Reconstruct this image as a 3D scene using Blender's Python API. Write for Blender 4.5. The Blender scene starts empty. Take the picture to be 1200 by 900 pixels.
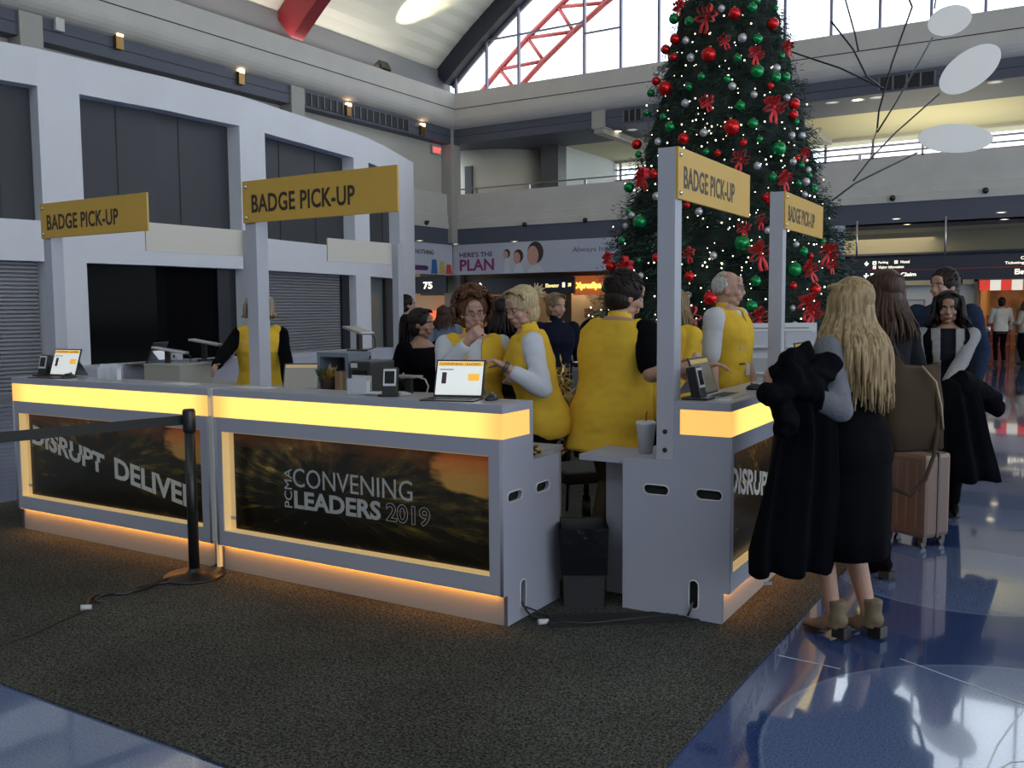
SKY=2.9; EXPO=0.0; WR_H=9; WB_H=12.5; LB=1.0; UPW=125; LEDS=15.0
import bpy, bmesh, math, random
from mathutils import Vector, Matrix, Euler, noise
PI = math.pi
SC = bpy.context.scene
COL = SC.collection
V = Vector

# ---------------------------------------------------------------- camera (solved from the two counters)
CAM_H, PITCH, ROLL, FPX, YAW = 1.5344, .0815, -.0073, 1089.2, .5524
_cp, _sp, _cr, _sr = math.cos(PITCH), math.sin(PITCH), math.cos(ROLL), math.sin(ROLL)
R0 = V((math.cos(YAW), math.sin(YAW), 0)); F0 = V((-math.sin(YAW), math.cos(YAW), 0)); Z0 = V((0, 0, 1))
FW = F0 * _cp - Z0 * _sp; UPV = F0 * _sp + Z0 * _cp
SRV = R0 * _cr + UPV * _sr; SUV = -R0 * _sr + UPV * _cr
CAMP = V((0, 0, CAM_H))
def ray(u, v): return FW + SRV * ((u - 600) / FPX) - SUV * ((v - 450) / FPX)
def on(u, v, ax, val):
    d = ray(u, v); return CAMP + d * ((val - CAMP[ax]) / d[ax])
def atd(u, v, D):
    d = ray(u, v); return CAMP + d * (D / d.dot(F0))

# ---------------------------------------------------------------- materials
MATS = {}
def mat(name, col, rough=.6, metal=0., emit=None, es=0., noise_amt=0., nscale=20., bump=0., bscale=60., spec=.5, alpha=1., coat=0., sheen=0.):
    if name in MATS: return MATS[name]
    m = bpy.data.materials.new(name); m.use_nodes = True; MATS[name] = m
    nt = m.node_tree; b = nt.nodes['Principled BSDF']
    b.inputs['Base Color'].default_value = (*col, 1); b.inputs['Roughness'].default_value = rough
    b.inputs['Metallic'].default_value = metal; b.inputs['Specular IOR Level'].default_value = spec
    b.inputs['Alpha'].default_value = alpha; b.inputs['Coat Weight'].default_value = coat
    if sheen: b.inputs['Sheen Weight'].default_value = sheen
    if emit: b.inputs['Emission Color'].default_value = (*emit, 1); b.inputs['Emission Strength'].default_value = es
    if noise_amt or bump:
        tc = nt.nodes.new('ShaderNodeTexCoord')
    if noise_amt:
        n = nt.nodes.new('ShaderNodeTexNoise'); n.inputs['Scale'].default_value = nscale; n.inputs['Detail'].default_value = 4
        r = nt.nodes.new('ShaderNodeMapRange'); r.inputs['From Min'].default_value = .3; r.inputs['From Max'].default_value = .7
        r.inputs['To Min'].default_value = 1 - noise_amt; r.inputs['To Max'].default_value = 1 + noise_amt
        mx = nt.nodes.new('ShaderNodeVectorMath'); mx.operation = 'SCALE'; mx.inputs[0].default_value = col
        nt.links.new(tc.outputs['Object'], n.inputs['Vector']); nt.links.new(n.outputs['Fac'], r.inputs['Value'])
        nt.links.new(r.outputs['Result'], mx.inputs['Scale']); nt.links.new(mx.outputs['Vector'], b.inputs['Base Color'])
    if bump:
        n = nt.nodes.new('ShaderNodeTexNoise'); n.inputs['Scale'].default_value = bscale; n.inputs['Detail'].default_value = 3
        bp = nt.nodes.new('ShaderNodeBump'); bp.inputs['Strength'].default_value = bump; bp.inputs['Distance'].default_value = .01
        nt.links.new(tc.outputs['Object'], n.inputs['Vector']); nt.links.new(n.outputs['Fac'], bp.inputs['Height'])
        nt.links.new(bp.outputs['Normal'], b.inputs['Normal'])
    return m

# ---------------------------------------------------------------- mesh builder
class MB:
    def __init__(self): self.bm = bmesh.new(); self.mi = 0
    def _f(self, vs, smooth=False):
        try: f = self.bm.faces.new(vs)
        except ValueError: return None
        f.material_index = self.mi; f.smooth = smooth; return f
    def box(self, a, b, M=None, bev=0.):
        x0, y0, z0 = [min(a[i], b[i]) for i in range(3)]; x1, y1, z1 = [max(a[i], b[i]) for i in range(3)]
        t = bmesh.new()
        vs = [t.verts.new(p) for p in ((x0,y0,z0),(x1,y0,z0),(x1,y1,z0),(x0,y1,z0),(x0,y0,z1),(x1,y0,z1),(x1,y1,z1),(x0,y1,z1))]
        for q in ((0,3,2,1),(4,5,6,7),(0,1,5,4),(1,2,6,5),(2,3,7,6),(3,0,4,7)): t.faces.new([vs[i] for i in q])
        if bev: bmesh.ops.bevel(t, geom=t.edges[:], offset=bev, segments=2, affect='EDGES', profile=.6)
        self.merge(t, M); return self
    def merge(self, t, M=None):
        mp = {}
        for v in t.verts: mp[v] = self.bm.verts.new(M @ v.co if M else v.co)
        for f in t.faces:
            g = self._f([mp[v] for v in f.verts], f.smooth)
        t.free()
    def poly(self, pts, thick=None, dirv=None):
        vs = [self.bm.verts.new(p) for p in pts]; self._f(vs)
        if thick:
            d = V(dirv).normalized() * thick
            ws = [self.bm.verts.new(V(p) + d) for p in pts]; self._f(ws[::-1])
            n = len(vs)
            for i in range(n): self._f([vs[i], vs[(i+1) % n], ws[(i+1) % n], ws[i]])
        return self
    def ring(self, pts, smooth=True): return [self.bm.verts.new(p) for p in pts]
    def loft(self, rings, cap=True, smooth=True, closed=True):
        R = [self.ring(r) for r in rings]; n = len(R[0])
        for a, b in zip(R, R[1:]):
            for i in range(n if closed else n - 1):
                self._f([a[i], a[(i+1) % n], b[(i+1) % n], b[i]], smooth)
        if cap and closed:
            self._f(R[0][::-1], smooth); self._f(R[-1], smooth)
        return self
    def tube(self, pts, r, n=8, cap=True, flat=None):
        pts = [V(p) for p in pts]; N = len(pts)
        rr = r if isinstance(r, (list, tuple)) else [r] * N
        tan = [(pts[min(i+1, N-1)] - pts[max(i-1, 0)]).normalized() for i in range(N)]
        ref = V((0, 0, 1)) if abs(tan[0].z) < .9 else V((0, 1, 0))
        if flat is not None: ref = V(flat[0])
        rings = []
        for i in range(N):
            t = tan[i]; a = (ref - t * ref.dot(t))
            if a.length < 1e-5: a = t.orthogonal()
            a.normalize(); b = t.cross(a); ref = a
            k = flat[1] if flat is not None else 1.
            rings.append([pts[i] + a * (math.cos(2*PI*j/n) * rr[i] * k) + b * (math.sin(2*PI*j/n) * rr[i]) for j in range(n)])
        return self.loft(rings, cap)
    def cyl(self, a, b, r0, r1=None, n=20, smooth=True):
        a, b = V(a), V(b); t = (b - a).normalized(); u = t.orthogonal().normalized(); w = t.cross(u); r1 = r0 if r1 is None else r1
        A = [self.bm.verts.new(a + (u*math.cos(2*PI*j/n) + w*math.sin(2*PI*j/n))*r0) for j in range(n)]
        B = [self.bm.verts.new(b + (u*math.cos(2*PI*j/n) + w*math.sin(2*PI*j/n))*r1) for j in range(n)]
        for i in range(n): self._f([A[i], A[(i+1) % n], B[(i+1) % n], B[i]], smooth)
        self._f(A[::-1]); self._f(B); return self
    def sph(self, c, r, n=14, m=9, M=None, smooth=True):
        c = V(c); r = (r, r, r) if isinstance(r, (int, float)) else r
        rings = []
        for i in range(1, m):
            th = PI * i / m
            rings.append([V((r[0]*math.sin(th)*math.cos(2*PI*j/n), r[1]*math.sin(th)*math.sin(2*PI*j/n), -r[2]*math.cos(th))) + c for j in range(n)])
        top = V((0, 0, r[2])) + c; bot = V((0, 0, -r[2])) + c
        if M: rings = [[M @ p for p in q] for q in rings]; top = M @ top; bot = M @ bot
        R = [self.ring(q) for q in rings]; T = self.bm.verts.new(top); B = self.bm.verts.new(bot)
        for a, b in zip(R, R[1:]):
            for i in range(n): self._f([a[i], a[(i+1) % n], b[(i+1) % n], b[i]], smooth)
        for i in range(n):
            self._f([B, R[0][(i+1) % n], R[0][i]], smooth); self._f([R[-1][i], R[-1][(i+1) % n], T], smooth)
        return self
    def rcone(self, a, ra, b, rb, n=12, k=1., ref=None):
        """tapered limb with round ends; k flattens along ref"""
        a, b = V(a), V(b); L = (b - a).length
        if L < 1e-6: return self.sph(a, ra)
        t = (b - a) / L
        u = V(ref) - t * V(ref).dot(t) if ref is not None else t.orthogonal()
        if u.length < 1e-4: u = t.orthogonal()
        u.normalize(); w = t.cross(u)
        rings = []
        for i in range(4):
            th = PI/2 * (1 - i/4.) ; rings.append((a - t*ra*math.sin(th), ra*math.cos(th) + 1e-4))
        rings.append((a, ra)); rings.append((a.lerp(b, .5), (ra+rb)/2)); rings.append((b, rb))
        for i in range(1, 5):
            th = PI/2 * i/4. ; rings.append((b + t*rb*math.sin(th), rb*math.cos(th) + 1e-4))
        return self.loft([[c + u*(math.cos(2*PI*j/n)*r*k) + w*(math.sin(2*PI*j/n)*r) for j in range(n)] for c, r in rings])
    def lathe(self, prof, c=(0,0,0), n=24, M=None):
        c = V(c)
        rings = [[V((r*math.cos(2*PI*j/n), r*math.sin(2*PI*j/n), z)) + c for j in range(n)] for r, z in prof]
        if M: rings = [[M @ p for p in q] for q in rings]
        return self.loft(rings)
    def mesh(self, me, M=None):
        t = bmesh.new(); t.from_mesh(me)
        self.merge(t, M); return self
    def build(self, name, mats, parent=None, remesh=None, smooth_it=0, post=None, recalc=True):
        me = bpy.data.meshes.new(name)
        if recalc and len(self.bm.faces) < 60000: bmesh.ops.recalc_face_normals(self.bm, faces=self.bm.faces[:])
        self.bm.to_mesh(me); self.bm.free()
        mats = mats if isinstance(mats, (list, tuple)) else [mats]
        if remesh:
            o = bpy.data.objects.new('tmp', me); COL.objects.link(o)
            md = o.modifiers.new('r', 'REMESH'); md.mode = 'VOXEL'; md.voxel_size = remesh; md.use_smooth_shade = True
            if smooth_it:
                s = o.modifiers.new('s', 'SMOOTH'); s.factor = .5; s.iterations = smooth_it
            dg = bpy.context.evaluated_depsgraph_get(); ev = o.evaluated_get(dg)
            me2 = bpy.data.meshes.new_from_object(ev); bpy.data.objects.remove(o); bpy.data.meshes.remove(me); me = me2; me.name = name
            me.materials.clear()
        for m in mats: me.materials.append(m)
        if post:
            b = bmesh.new(); b.from_mesh(me); post(b); b.to_mesh(me); b.free()
        o = bpy.data.objects.new(name, me); COL.objects.link(o)
        if parent is not None: o.parent = parent
        return o

def tag(o, label, cat, group=None, kind=None):
    if label: o['label'] = label
    if cat: o['category'] = cat
    if group: o['group'] = group
    if kind: o['kind'] = kind
    return o
def struct(o): o['kind'] = 'structure'; return o
def thing(name, label, cat, loc=(0,0,0), rz=0., group=None):
    o = bpy.data.objects.new(name, None); COL.objects.link(o); o.empty_display_size = .1
    o.location = loc; o.rotation_euler = (0, 0, rz)
    return tag(o, label, cat, group)
def dup(root, loc=None, rz=None, label=None, group=None):
    def rec(o, par):
        c = o.copy(); COL.objects.link(c)
        if par is not None: c.parent = par
        for ch in [x for x in COL.objects if x.parent == o]: rec(ch, c)
        return c
    kids = {}
    r = rec(root, None)
    if loc is not None: r.location = loc
    if rz is not None: r.rotation_euler = (0, 0, rz)
    if label: r['label'] = label
    if group: r['group'] = group
    return r

def plate(outline, holes, thick):
    """flat plate with holes, in XY, thickness along +Z from 0; returns mesh"""
    cu = bpy.data.curves.new('pl', 'CURVE'); cu.dimensions = '2D'; cu.fill_mode = 'BOTH'; cu.extrude = thick/2
    for k, pl in enumerate([outline] + list(holes)):
        s = cu.splines.new('POLY'); s.points.add(len(pl) - 1); s.use_cyclic_u = True
        for i, p in enumerate(pl): s.points[i].co = (p[0], p[1], 0, 1)
    o = bpy.data.objects.new('pl', cu); COL.objects.link(o)
    dg = bpy.context.evaluated_depsgraph_get(); me = bpy.data.meshes.new_from_object(o.evaluated_get(dg))
    bpy.data.objects.remove(o)
    for v in me.vertices: v.co.z += thick/2
    return me
def slot(cx, cy, w, h, n=8):
    r = min(w, h)/2; pts = []
    if w >= h:
        for i in range(n+1): a = -PI/2 + PI*i/n; pts.append((cx + w/2 - r + r*math.cos(a), cy + r*math.sin(a)))
        for i in range(n+1): a = PI/2 + PI*i/n; pts.append((cx - w/2 + r + r*math.cos(a), cy + r*math.sin(a)))
    else:
        for i in range(n+1): a = PI*i/n; pts.append((cx + r*math.cos(a), cy + h/2 - r + r*math.sin(a)))
        for i in range(n+1): a = PI + PI*i/n; pts.append((cx + r*math.cos(a), cy - h/2 + r + r*math.sin(a)))
    return pts

def text_mesh(s, w=None, h=None, bold=0., depth=.002, align='L', space=1.):
    """text as a mesh in XY, scaled to fit the box w x h, lower left corner at the origin"""
    cu = bpy.data.curves.new('tx', 'FONT'); cu.body = s; cu.size = 1; cu.offset = bold; cu.extrude = .01; cu.space_character = space; cu.resolution_u = 3
    o = bpy.data.objects.new('tx', cu); COL.objects.link(o)
    dg = bpy.context.evaluated_depsgraph_get(); me = bpy.data.meshes.new_from_object(o.evaluated_get(dg)); bpy.data.objects.remove(o)
    xs = [v.co.x for v in me.vertices]; ys = [v.co.y for v in me.vertices]
    x0, x1, y0, y1 = min(xs), max(xs), min(ys), max(ys)
    sx = (w / (x1 - x0)) if w else None; sy = (h / (y1 - y0)) if h else None
    sx = sx or sy; sy = sy or sx
    for v in me.vertices:
        v.co.x = (v.co.x - x0) * sx; v.co.y = (v.co.y - y0) * sy; v.co.z = (v.co.z + .01) * depth * 50
    return me
def M_face(origin, right, up):
    """matrix carrying XY text space to a wall: x->right, y->up, z->normal"""
    r = V(right).normalized(); u = V(up).normalized(); n = r.cross(u)
    return Matrix(((r.x, u.x, n.x, origin[0]), (r.y, u.y, n.y, origin[1]), (r.z, u.z, n.z, origin[2]), (0, 0, 0, 1)))
# ================================================================= world, camera, colour
w = bpy.data.worlds.new('sky'); SC.world = w; w.use_nodes = True
bg = w.node_tree.nodes['Background']
bg.inputs['Color'].default_value = (.80, .90, 1, 1); bg.inputs['Strength'].default_value = SKY
cam = bpy.data.cameras.new('camera'); co = bpy.data.objects.new('camera', cam); COL.objects.link(co); SC.camera = co
cam.sensor_width = 36; cam.lens = FPX * 36 / 1200; cam.clip_end = 300
Mc = Matrix.Identity(4)
for i in range(3): Mc[i][0] = SRV[i]; Mc[i][1] = SUV[i]; Mc[i][2] = -FW[i]; Mc[i][3] = CAMP[i]
co.matrix_world = Mc
vs = SC.view_settings; vs.view_transform = 'Standard'; vs.look = 'None'; vs.gamma = 1; vs.exposure = EXPO; vs.use_curve_mapping = False
SC.cycles.max_bounces = 6; SC.cycles.diffuse_bounces = 4; SC.cycles.glossy_bounces = 3; SC.cycles.transparent_max_bounces = 6
SC.cycles.sample_clamp_indirect = 4; SC.cycles.use_denoising = True; SC.cycles.caustics_reflective = False; SC.cycles.caustics_refractive = False

CREAM = mat('cream_plaster', (.52, .50, .44), .8, noise_amt=.04, nscale=.6)
CONC = mat('concrete_grey', (.58, .56, .52), .75, noise_amt=.05, nscale=1.3)
DARKB = mat('dark_blue_grey_band', (.085, .095, .13), .6)
GREYP = mat('grey_paint', (.22, .22, .23), .7)
WHITEP = mat('white_wall_paint', (.80, .81, .86), .6, noise_amt=.02, nscale=.7)
DARKP = mat('charcoal_panel', (.045, .047, .058), .5, noise_amt=.08, nscale=.5)
LINE = mat('joint_black', (.02, .02, .02), .8)

# ---------------------------------------------------------------- terrazzo floor
def terrazzo():
    m = bpy.data.materials.new('blue_terrazzo'); m.use_nodes = True; nt = m.node_tree; N = nt.nodes; L = nt.links
    b = N['Principled BSDF']; tc = N.new('ShaderNodeTexCoord')
    mp = N.new('ShaderNodeMapping'); mp.inputs['Scale'].default_value = (.62, .62, .62); mp.inputs['Location'].default_value = (3.1, 1.2, 0)
    L.new(tc.outputs['Object'], mp.inputs['Vector'])
    vo = N.new('ShaderNodeTexVoronoi'); vo.feature = 'SMOOTH_F1'; vo.inputs['Scale'].default_value = 1.; vo.inputs['Smoothness'].default_value = .35
    L.new(mp.outputs['Vector'], vo.inputs['Vector'])
    cr = N.new('ShaderNodeValToRGB'); e = cr.color_ramp.elements
    cr.color_ramp.interpolation = 'LINEAR'
    e[0].position = .62; e[0].color = (.115, .165, .32, 1); e[1].position = .632; e[1].color = (.032, .062, .19, 1)
    x = cr.color_ramp.elements.new(.626); x.color = (.19, .25, .40, 1)
    L.new(vo.outputs['Distance'], cr.inputs['Fac'])
    n = N.new('ShaderNodeTexNoise'); n.inputs['Scale'].default_value = 120; n.inputs['Detail'].default_value = 5
    L.new(tc.outputs['Object'], n.inputs['Vector'])
    mr = N.new('ShaderNodeMapRange'); mr.inputs['From Min'].default_value = .35; mr.inputs['From Max'].default_value = .65; mr.inputs['To Min'].default_value = .7; mr.inputs['To Max'].default_value = 1.3
    L.new(n.outputs['Fac'], mr.inputs['Value'])
    sc = N.new('ShaderNodeVectorMath'); sc.operation = 'SCALE'; L.new(cr.outputs['Color'], sc.inputs[0]); L.new(mr.outputs['Result'], sc.inputs['Scale'])
    L.new(sc.outputs['Vector'], b.inputs['Base Color'])
    n2 = N.new('ShaderNodeTexNoise'); n2.inputs['Scale'].default_value = 1.4; L.new(tc.outputs['Object'], n2.inputs['Vector'])
    m2 = N.new('ShaderNodeMapRange'); m2.inputs['To Min'].default_value = .06; m2.inputs['To Max'].default_value = .16; L.new(n2.outputs['Fac'], m2.inputs['Value'])
    L.new(m2.outputs['Result'], b.inputs['Roughness']); b.inputs['Specular IOR Level'].default_value = .5; b.inputs['Coat Weight'].default_value = .9; b.inputs['Coat Roughness'].default_value = .035
    return m
def carpet_mat():
    m = bpy.data.materials.new('speckled_carpet'); m.use_nodes = True; nt = m.node_tree; N = nt.nodes; L = nt.links
    b = N['Principled BSDF']; b.inputs['Roughness'].default_value = .95; b.inputs['Specular IOR Level'].default_value = .1
    tc = N.new('ShaderNodeTexCoord'); n = N.new('ShaderNodeTexNoise'); n.inputs['Scale'].default_value = 95; n.inputs['Detail'].default_value = 3; n.inputs['Roughness'].default_value = .8
    L.new(tc.outputs['Object'], n.inputs['Vector'])
    cr = N.new('ShaderNodeValToRGB'); e = cr.color_ramp.elements; e[0].position = .38; e[0].color = (.007, .007, .006, 1); e[1].position = .66; e[1].color = (.15, .152, .137, 1)
    L.new(n.outputs['Fac'], cr.inputs['Fac'])
    n2 = N.new('ShaderNodeTexNoise'); n2.inputs['Scale'].default_value = 1.1; n2.inputs['Detail'].default_value = 4; L.new(tc.outputs['Object'], n2.inputs['Vector'])
    mr = N.new('ShaderNodeMapRange'); mr.inputs['From Min'].default_value = .35; mr.inputs['From Max'].default_value = .65; mr.inputs['To Min'].default_value = .7; mr.inputs['To Max'].default_value = 1.15
    L.new(n2.outputs['Fac'], mr.inputs['Value'])
    sc = N.new('ShaderNodeVectorMath'); sc.operation = 'SCALE'; L.new(cr.outputs['Color'], sc.inputs[0]); L.new(mr.outputs['Result'], sc.inputs['Scale']); L.new(sc.outputs['Vector'], b.inputs['Base Color'])
    bp = N.new('ShaderNodeBump'); bp.inputs['Strength'].default_value = .6; bp.inputs['Distance'].default_value = .01; L.new(n.outputs['Fac'], bp.inputs['Height']); L.new(bp.outputs['Normal'], b.inputs['Normal'])
    return m
m = MB(); m.box((-24, -14, -.1), (16, 40, 0)); struct(m.build('floor', terrazzo()))
m = MB(); m.poly([(-7.35, 2.06, .0005), (-1.14, 2.06, .0005), (-1.14, 9.6, .0005), (-7.35, 9.6, .0005)], .008, (0, 0, 1))
tag(m.build('carpet', carpet_mat()), 'dark speckled grey carpet laid under the registration counters', 'carpet')
m = MB()
def strip(mb, pts, wd=.006, z=.0006):
    for a, b in zip(pts, pts[1:]):
        a = V((a[0], a[1], z)); b = V((b[0], b[1], z)); d = (b - a).normalized(); s = V((-d.y, d.x, 0)) * wd/2
        mb.poly([a - s, b - s, b + s, a + s], .0008, (0, 0, 1))
strip(m, [tuple(on(*p, 2, 0))[:2] for p in ((912, 768), (985, 784))])
strip(m, [tuple(on(1055, 772, 2, 0))[:2], tuple(on(1210, 829, 2, 0))[:2]])
strip(m, [tuple(on(*p, 2, 0))[:2] for p in ((1208, 822), (1185, 850), (1168, 875), (1155, 905))])
strip(m, [tuple(on(*p, 2, 0))[:2] for p in ((1168, 903), (1185, 893), (1210, 892))])
struct(m.build('trim_1', mat('white_terrazzo_strip', (.6, .62, .66), .3)))

# ---------------------------------------------------------------- two hall walls with stacked bands, extruded along the wall
XL, YF = -19.05, 27.0
def band(name, prof, mats, wall, s0, s1, n=1):
    """prof: list of (out, z); out = how far the face stands into the hall"""
    mb = MB()
    def P(o, s, z): return (XL + o, s, z) if wall == 'L' else (s, YF - o, z)
    rings = [[P(o, s0 + (s1 - s0)*k/n, z) for o, z in prof] for k in range(n+1)]
    mb.loft(rings, cap=True, smooth=False)
    return struct(mb.build(name, mats))
def rounded(o, z0, z1, r):   # beam profile with rounded lower edge
    p = [(-.6, z1), (o, z1), (o, z0 + r)]
    for i in range(1, 7):
        a = PI/2*i/6; p.append((o - r + r*math.cos(a), z0 + r - r*math.sin(a)))
    p.append((-.6, z0)); return p
for wl, s0, s1 in (('L', -14, YF), ('F', XL, 14)):
    nm = 'left' if wl == 'L' else 'far'
    band('beam_' + nm, rounded(.55, 7.64, 8.80, .38), CONC, wl, s0, s1)
    band('trim_band_' + nm, [(-.6, 7.66), (.28, 7.66), (.28, 7.16), (-.6, 7.16)], DARKB, wl, s0, s1)
    band('trim_joint_' + nm, [(.5, 8.285), (.556, 8.285), (.556, 8.26), (.5, 8.26)], LINE, wl, s0, s1)
    band('trim_joint_low_' + nm, [(.2, 7.42), (.286, 7.42), (.286, 7.405), (.2, 7.405)], LINE, wl, s0, s1)
    band('parapet_' + nm, [(-.2, 4.28), (-.2, 5.47), (.1, 5.47), (.1, 4.74), (.13, 4.72), (.13, 4.50), (.16, 4.48), (.16, 4.28)], CONC, wl, s0 if wl == 'F' else 8, s1)
    band('trim_soffit_' + nm, [(-.5, 4.28), (.12, 4.28), (.12, 3.74), (-.5, 3.74)], DARKB, wl, s0 if wl == 'F' else 8, s1)
# ribbon openings of an air grille on the dark bands
# left wall proper
m = MB(); m.box((XL-.5, -14, 4.3), (XL-.12, YF, 7.3)); m.box((XL-.5, -14, 0), (XL-.15, 20, 4.4)); struct(m.build('wall_left', CREAM))
m = MB(); m.box((XL-.5, -14, 8.7), (XL-.3, YF+.4, 9.75)); struct(m.build('wall_left_upper', GREYP))
# pilasters on the dark band
PY = [on(36, 25, 0, XL+.33).y, on(349, 112, 0, XL+.33).y]
PIL = mat('pilaster_grey', (.40, .39, .36), .7)
for i, y in enumerate(PY):
    m = MB(); m.box((XL-.2, y-.25, 6.4 if i < 2 else 5.0), (XL+.34, y+.25, 7.66)); struct(m.build('pilaster_%d' % (i+1), PIL))
m = MB(); m.box((XL-.2, YF-.45, 3.8), (XL+.3, YF+.1, 7.66)); struct(m.build('pilaster_4', PIL))
for x in (-13.2, -7.7):
    m = MB(); m.box((x-.22, YF-.36, 7.12), (x+.22, YF+.2, 7.67)); m.box((x-.16, YF-.3, 6.98), (x+.16, YF+6, 7.2)); struct(m.build('beam_cross', PIL))
# upper gallery behind the far parapet
m = MB(); m.box((XL-1, YF-.1, 4.3), (14, YF+8, 4.5)); struct(m.build('floor_gallery', CONC))
m = MB(); m.box((XL-1, YF+2.2, 7.2), (14, YF+8, 7.4)); struct(m.build('ceiling_gallery', mat('gallery_ceiling', (.62, .59, .42), .8)))
m = MB(); m.box((XL-1, YF-.1, 7.17), (14, YF+2.2, 7.4)); struct(m.build('ceiling_soffit', DARKB))
m = MB(); m.box((XL-5, YF+6.4, 4.4), (-15.9, YF+6.6, 7.3)); m.box((XL-5, YF+.3, 4.4), (XL-4.8, YF+6.6, 7.3)); struct(m.build('wall_gallery_left', CREAM))
m = MB(); m.cyl((-19.25, YF+3.6, 4.4), (-19.25, YF+3.6, 7.28), 2.6, n=64); struct(m.build('wall_rotunda', mat('rotunda_cream', (.70, .65, .53), .7, noise_amt=.03, nscale=.6)))
m = MB(); m.box((-16.45, YF+1.7, 4.4), (-15.75, YF+2.3, 7.28)); struct(m.build('column_1', mat('column_grey_metal', (.10, .105, .11), .35)))
m = MB(); m.box((-15.95, YF+2.3, 4.4), (-15.8, YF+6.6, 7.28)); struct(m.build('wall_gallery_white', mat('gallery_white', (.66, .72, .72), .6)))
m = MB()
for k in range(12):
    a1, a2 = PI*k/12, PI*(k+1)/12
    m.poly([(-15.79, YF+4.3+.75*math.cos(a1), 5.35+.75*math.sin(a1)), (-15.79, YF+4.3+.75*math.cos(a2), 5.35+.75*math.sin(a2)), (-15.79, YF+4.3, 5.35)], .01, (1, 0, 0))
m.box((-15.79, YF+3.55, 4.5), (-15.78, YF+5.05, 5.36)); struct(m.build('door_1', mat('dark_opening', (.02, .022, .025), .6)))
# dark door and pale panels on the rotunda side
m = MB(); m.box((-19.15, YF+.94, 4.5), (-18.85, YF+1.1, 6.6)); struct(m.build('trim_rotunda_slot', DARKP))
# ribbon window behind the right part of the gallery
m = MB(); m.box((-15.8, YF+6.4, 4.6), (14, YF+6.6, 5.75)); m.box((-15.8, YF+6.4, 7.1), (14, YF+6.6, 7.3)); struct(m.build('wall_gallery_back', CONC))
PURP = mat('mullion_lilac', (.30, .27, .40), .5)
m = MB()
for x in [(-15.6 + 1.55*k) for k in range(19)]: m.box((x-.035, YF+6.42, 5.9), (x+.035, YF+6.52, 7.1))
for z in (6.45, 6.85): m.box((-15.8, YF+6.42, z-.03), (14, YF+6.52, z+.03))
w1 = struct(m.build('window_1', PURP))
# gallery handrail
m = MB()
STEEL = mat('brushed_steel', (.55, .55, .54), .3, 1.)
m2 = [(-18.3 + 2.1*k) for k in range(15)]
rail = thing('handrail', 'steel handrail along the gallery parapet above the banner wall', 'railing', (XL+.4, YF-.02, 5.47))
m = MB(); m.tube([(0, 0, .18), (32, 0, .18)], .025); m.build('rail', STEEL, rail)
for k in range(15): m = MB(); m.box((.6+2.1*k, -.03, -.01), (.68+2.1*k, .03, .18)); m.build('post', STEEL, rail)

# ---------------------------------------------------------------- barrel vault roof and end lunette
RC, CX = 27.0, None
a0 = math.radians(42)
CX = XL - .45 + RC*math.sin(a0); CZ = 9.7 - RC*math.cos(a0)
def varc(r, a): return (CX - r*math.sin(a), CZ + r*math.cos(a))
def vault_mat():
    m = bpy.data.materials.new('corrugated_cream_vault'); m.use_nodes = True; nt = m.node_tree; N = nt.nodes; L = nt.links
    b = N['Principled BSDF']; b.inputs['Base Color'].default_value = (.80, .77, .66, 1); b.inputs['Roughness'].default_value = .45
    return m
m = MB(); n = 150
m.loft([[(varc(RC - (.03 if (i % 2) else 0), a0 - (2*a0)*i/n)[0], y, varc(RC - (.03 if (i % 2) else 0), a0 - (2*a0)*i/n)[1]) for i in range(n+1)] for y in (-14, YF+.2)], closed=False, smooth=False)
struct(m.build('ceiling_vault', vault_mat()))
# red arch ribs under the vault
RED = mat('red_steel', (.27, .022, .03), .5)
def rib(name, y, r0, r1, wy, mt, aa=a0):
    mb = MB(); k = 40; rings = []
    for i in range(k+1):
        a = aa - 2*aa*i/k
        p, q = varc(r0, a), varc(r1, a)
        rings.append([(p[0], y-wy, p[1]), (p[0], y+wy, p[1]), (q[0], y+wy, q[1]), (q[0], y-wy, q[1])])
    mb.loft(rings, smooth=False); return struct(mb.build(name, mt))
rib('beam_arch_red', 19.4, RC-.05, RC-.95, .22, RED)
rib('beam_arch_red_near', 6.5, RC-.05, RC-.95, .22, RED)
rib('beam_arch_end', YF-.12, RC-.02, RC-.62, .22, mat('dark_navy_steel', (.022, .026, .045), .5))
rib('beam_arch_end_inner', YF+.14, RC-.5, RC-.72, .05, GREYP)
# lunette window: mullions and transoms (the sky is what one sees through it)
m = MB()
MULL = mat('mullion_grey_lilac', (.22, .21, .30), .5)
for k in range(-2, 26):
    if k == 1: continue
    x = -16.32 + 1.27*k - (.1 if k > 1 else 0)
    zt = CZ + math.sqrt(max(0, (RC-.6)**2 - (x-CX)**2))
    if zt > 8.85: m.box((x-.035, YF+.0, 8.75), (x+.035, YF+.12, zt))
for z, x0, x1 in ((10.55, -18, -13.87), (10.2, -13.87, -12.65), (12.3, -16.3, -5.0), (14.2, -12.6, 9)):
    m.box((x0, YF+.02, z-.025), (x1, YF+.1, z+.025))
struct(m.build('window_2', MULL))
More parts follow.
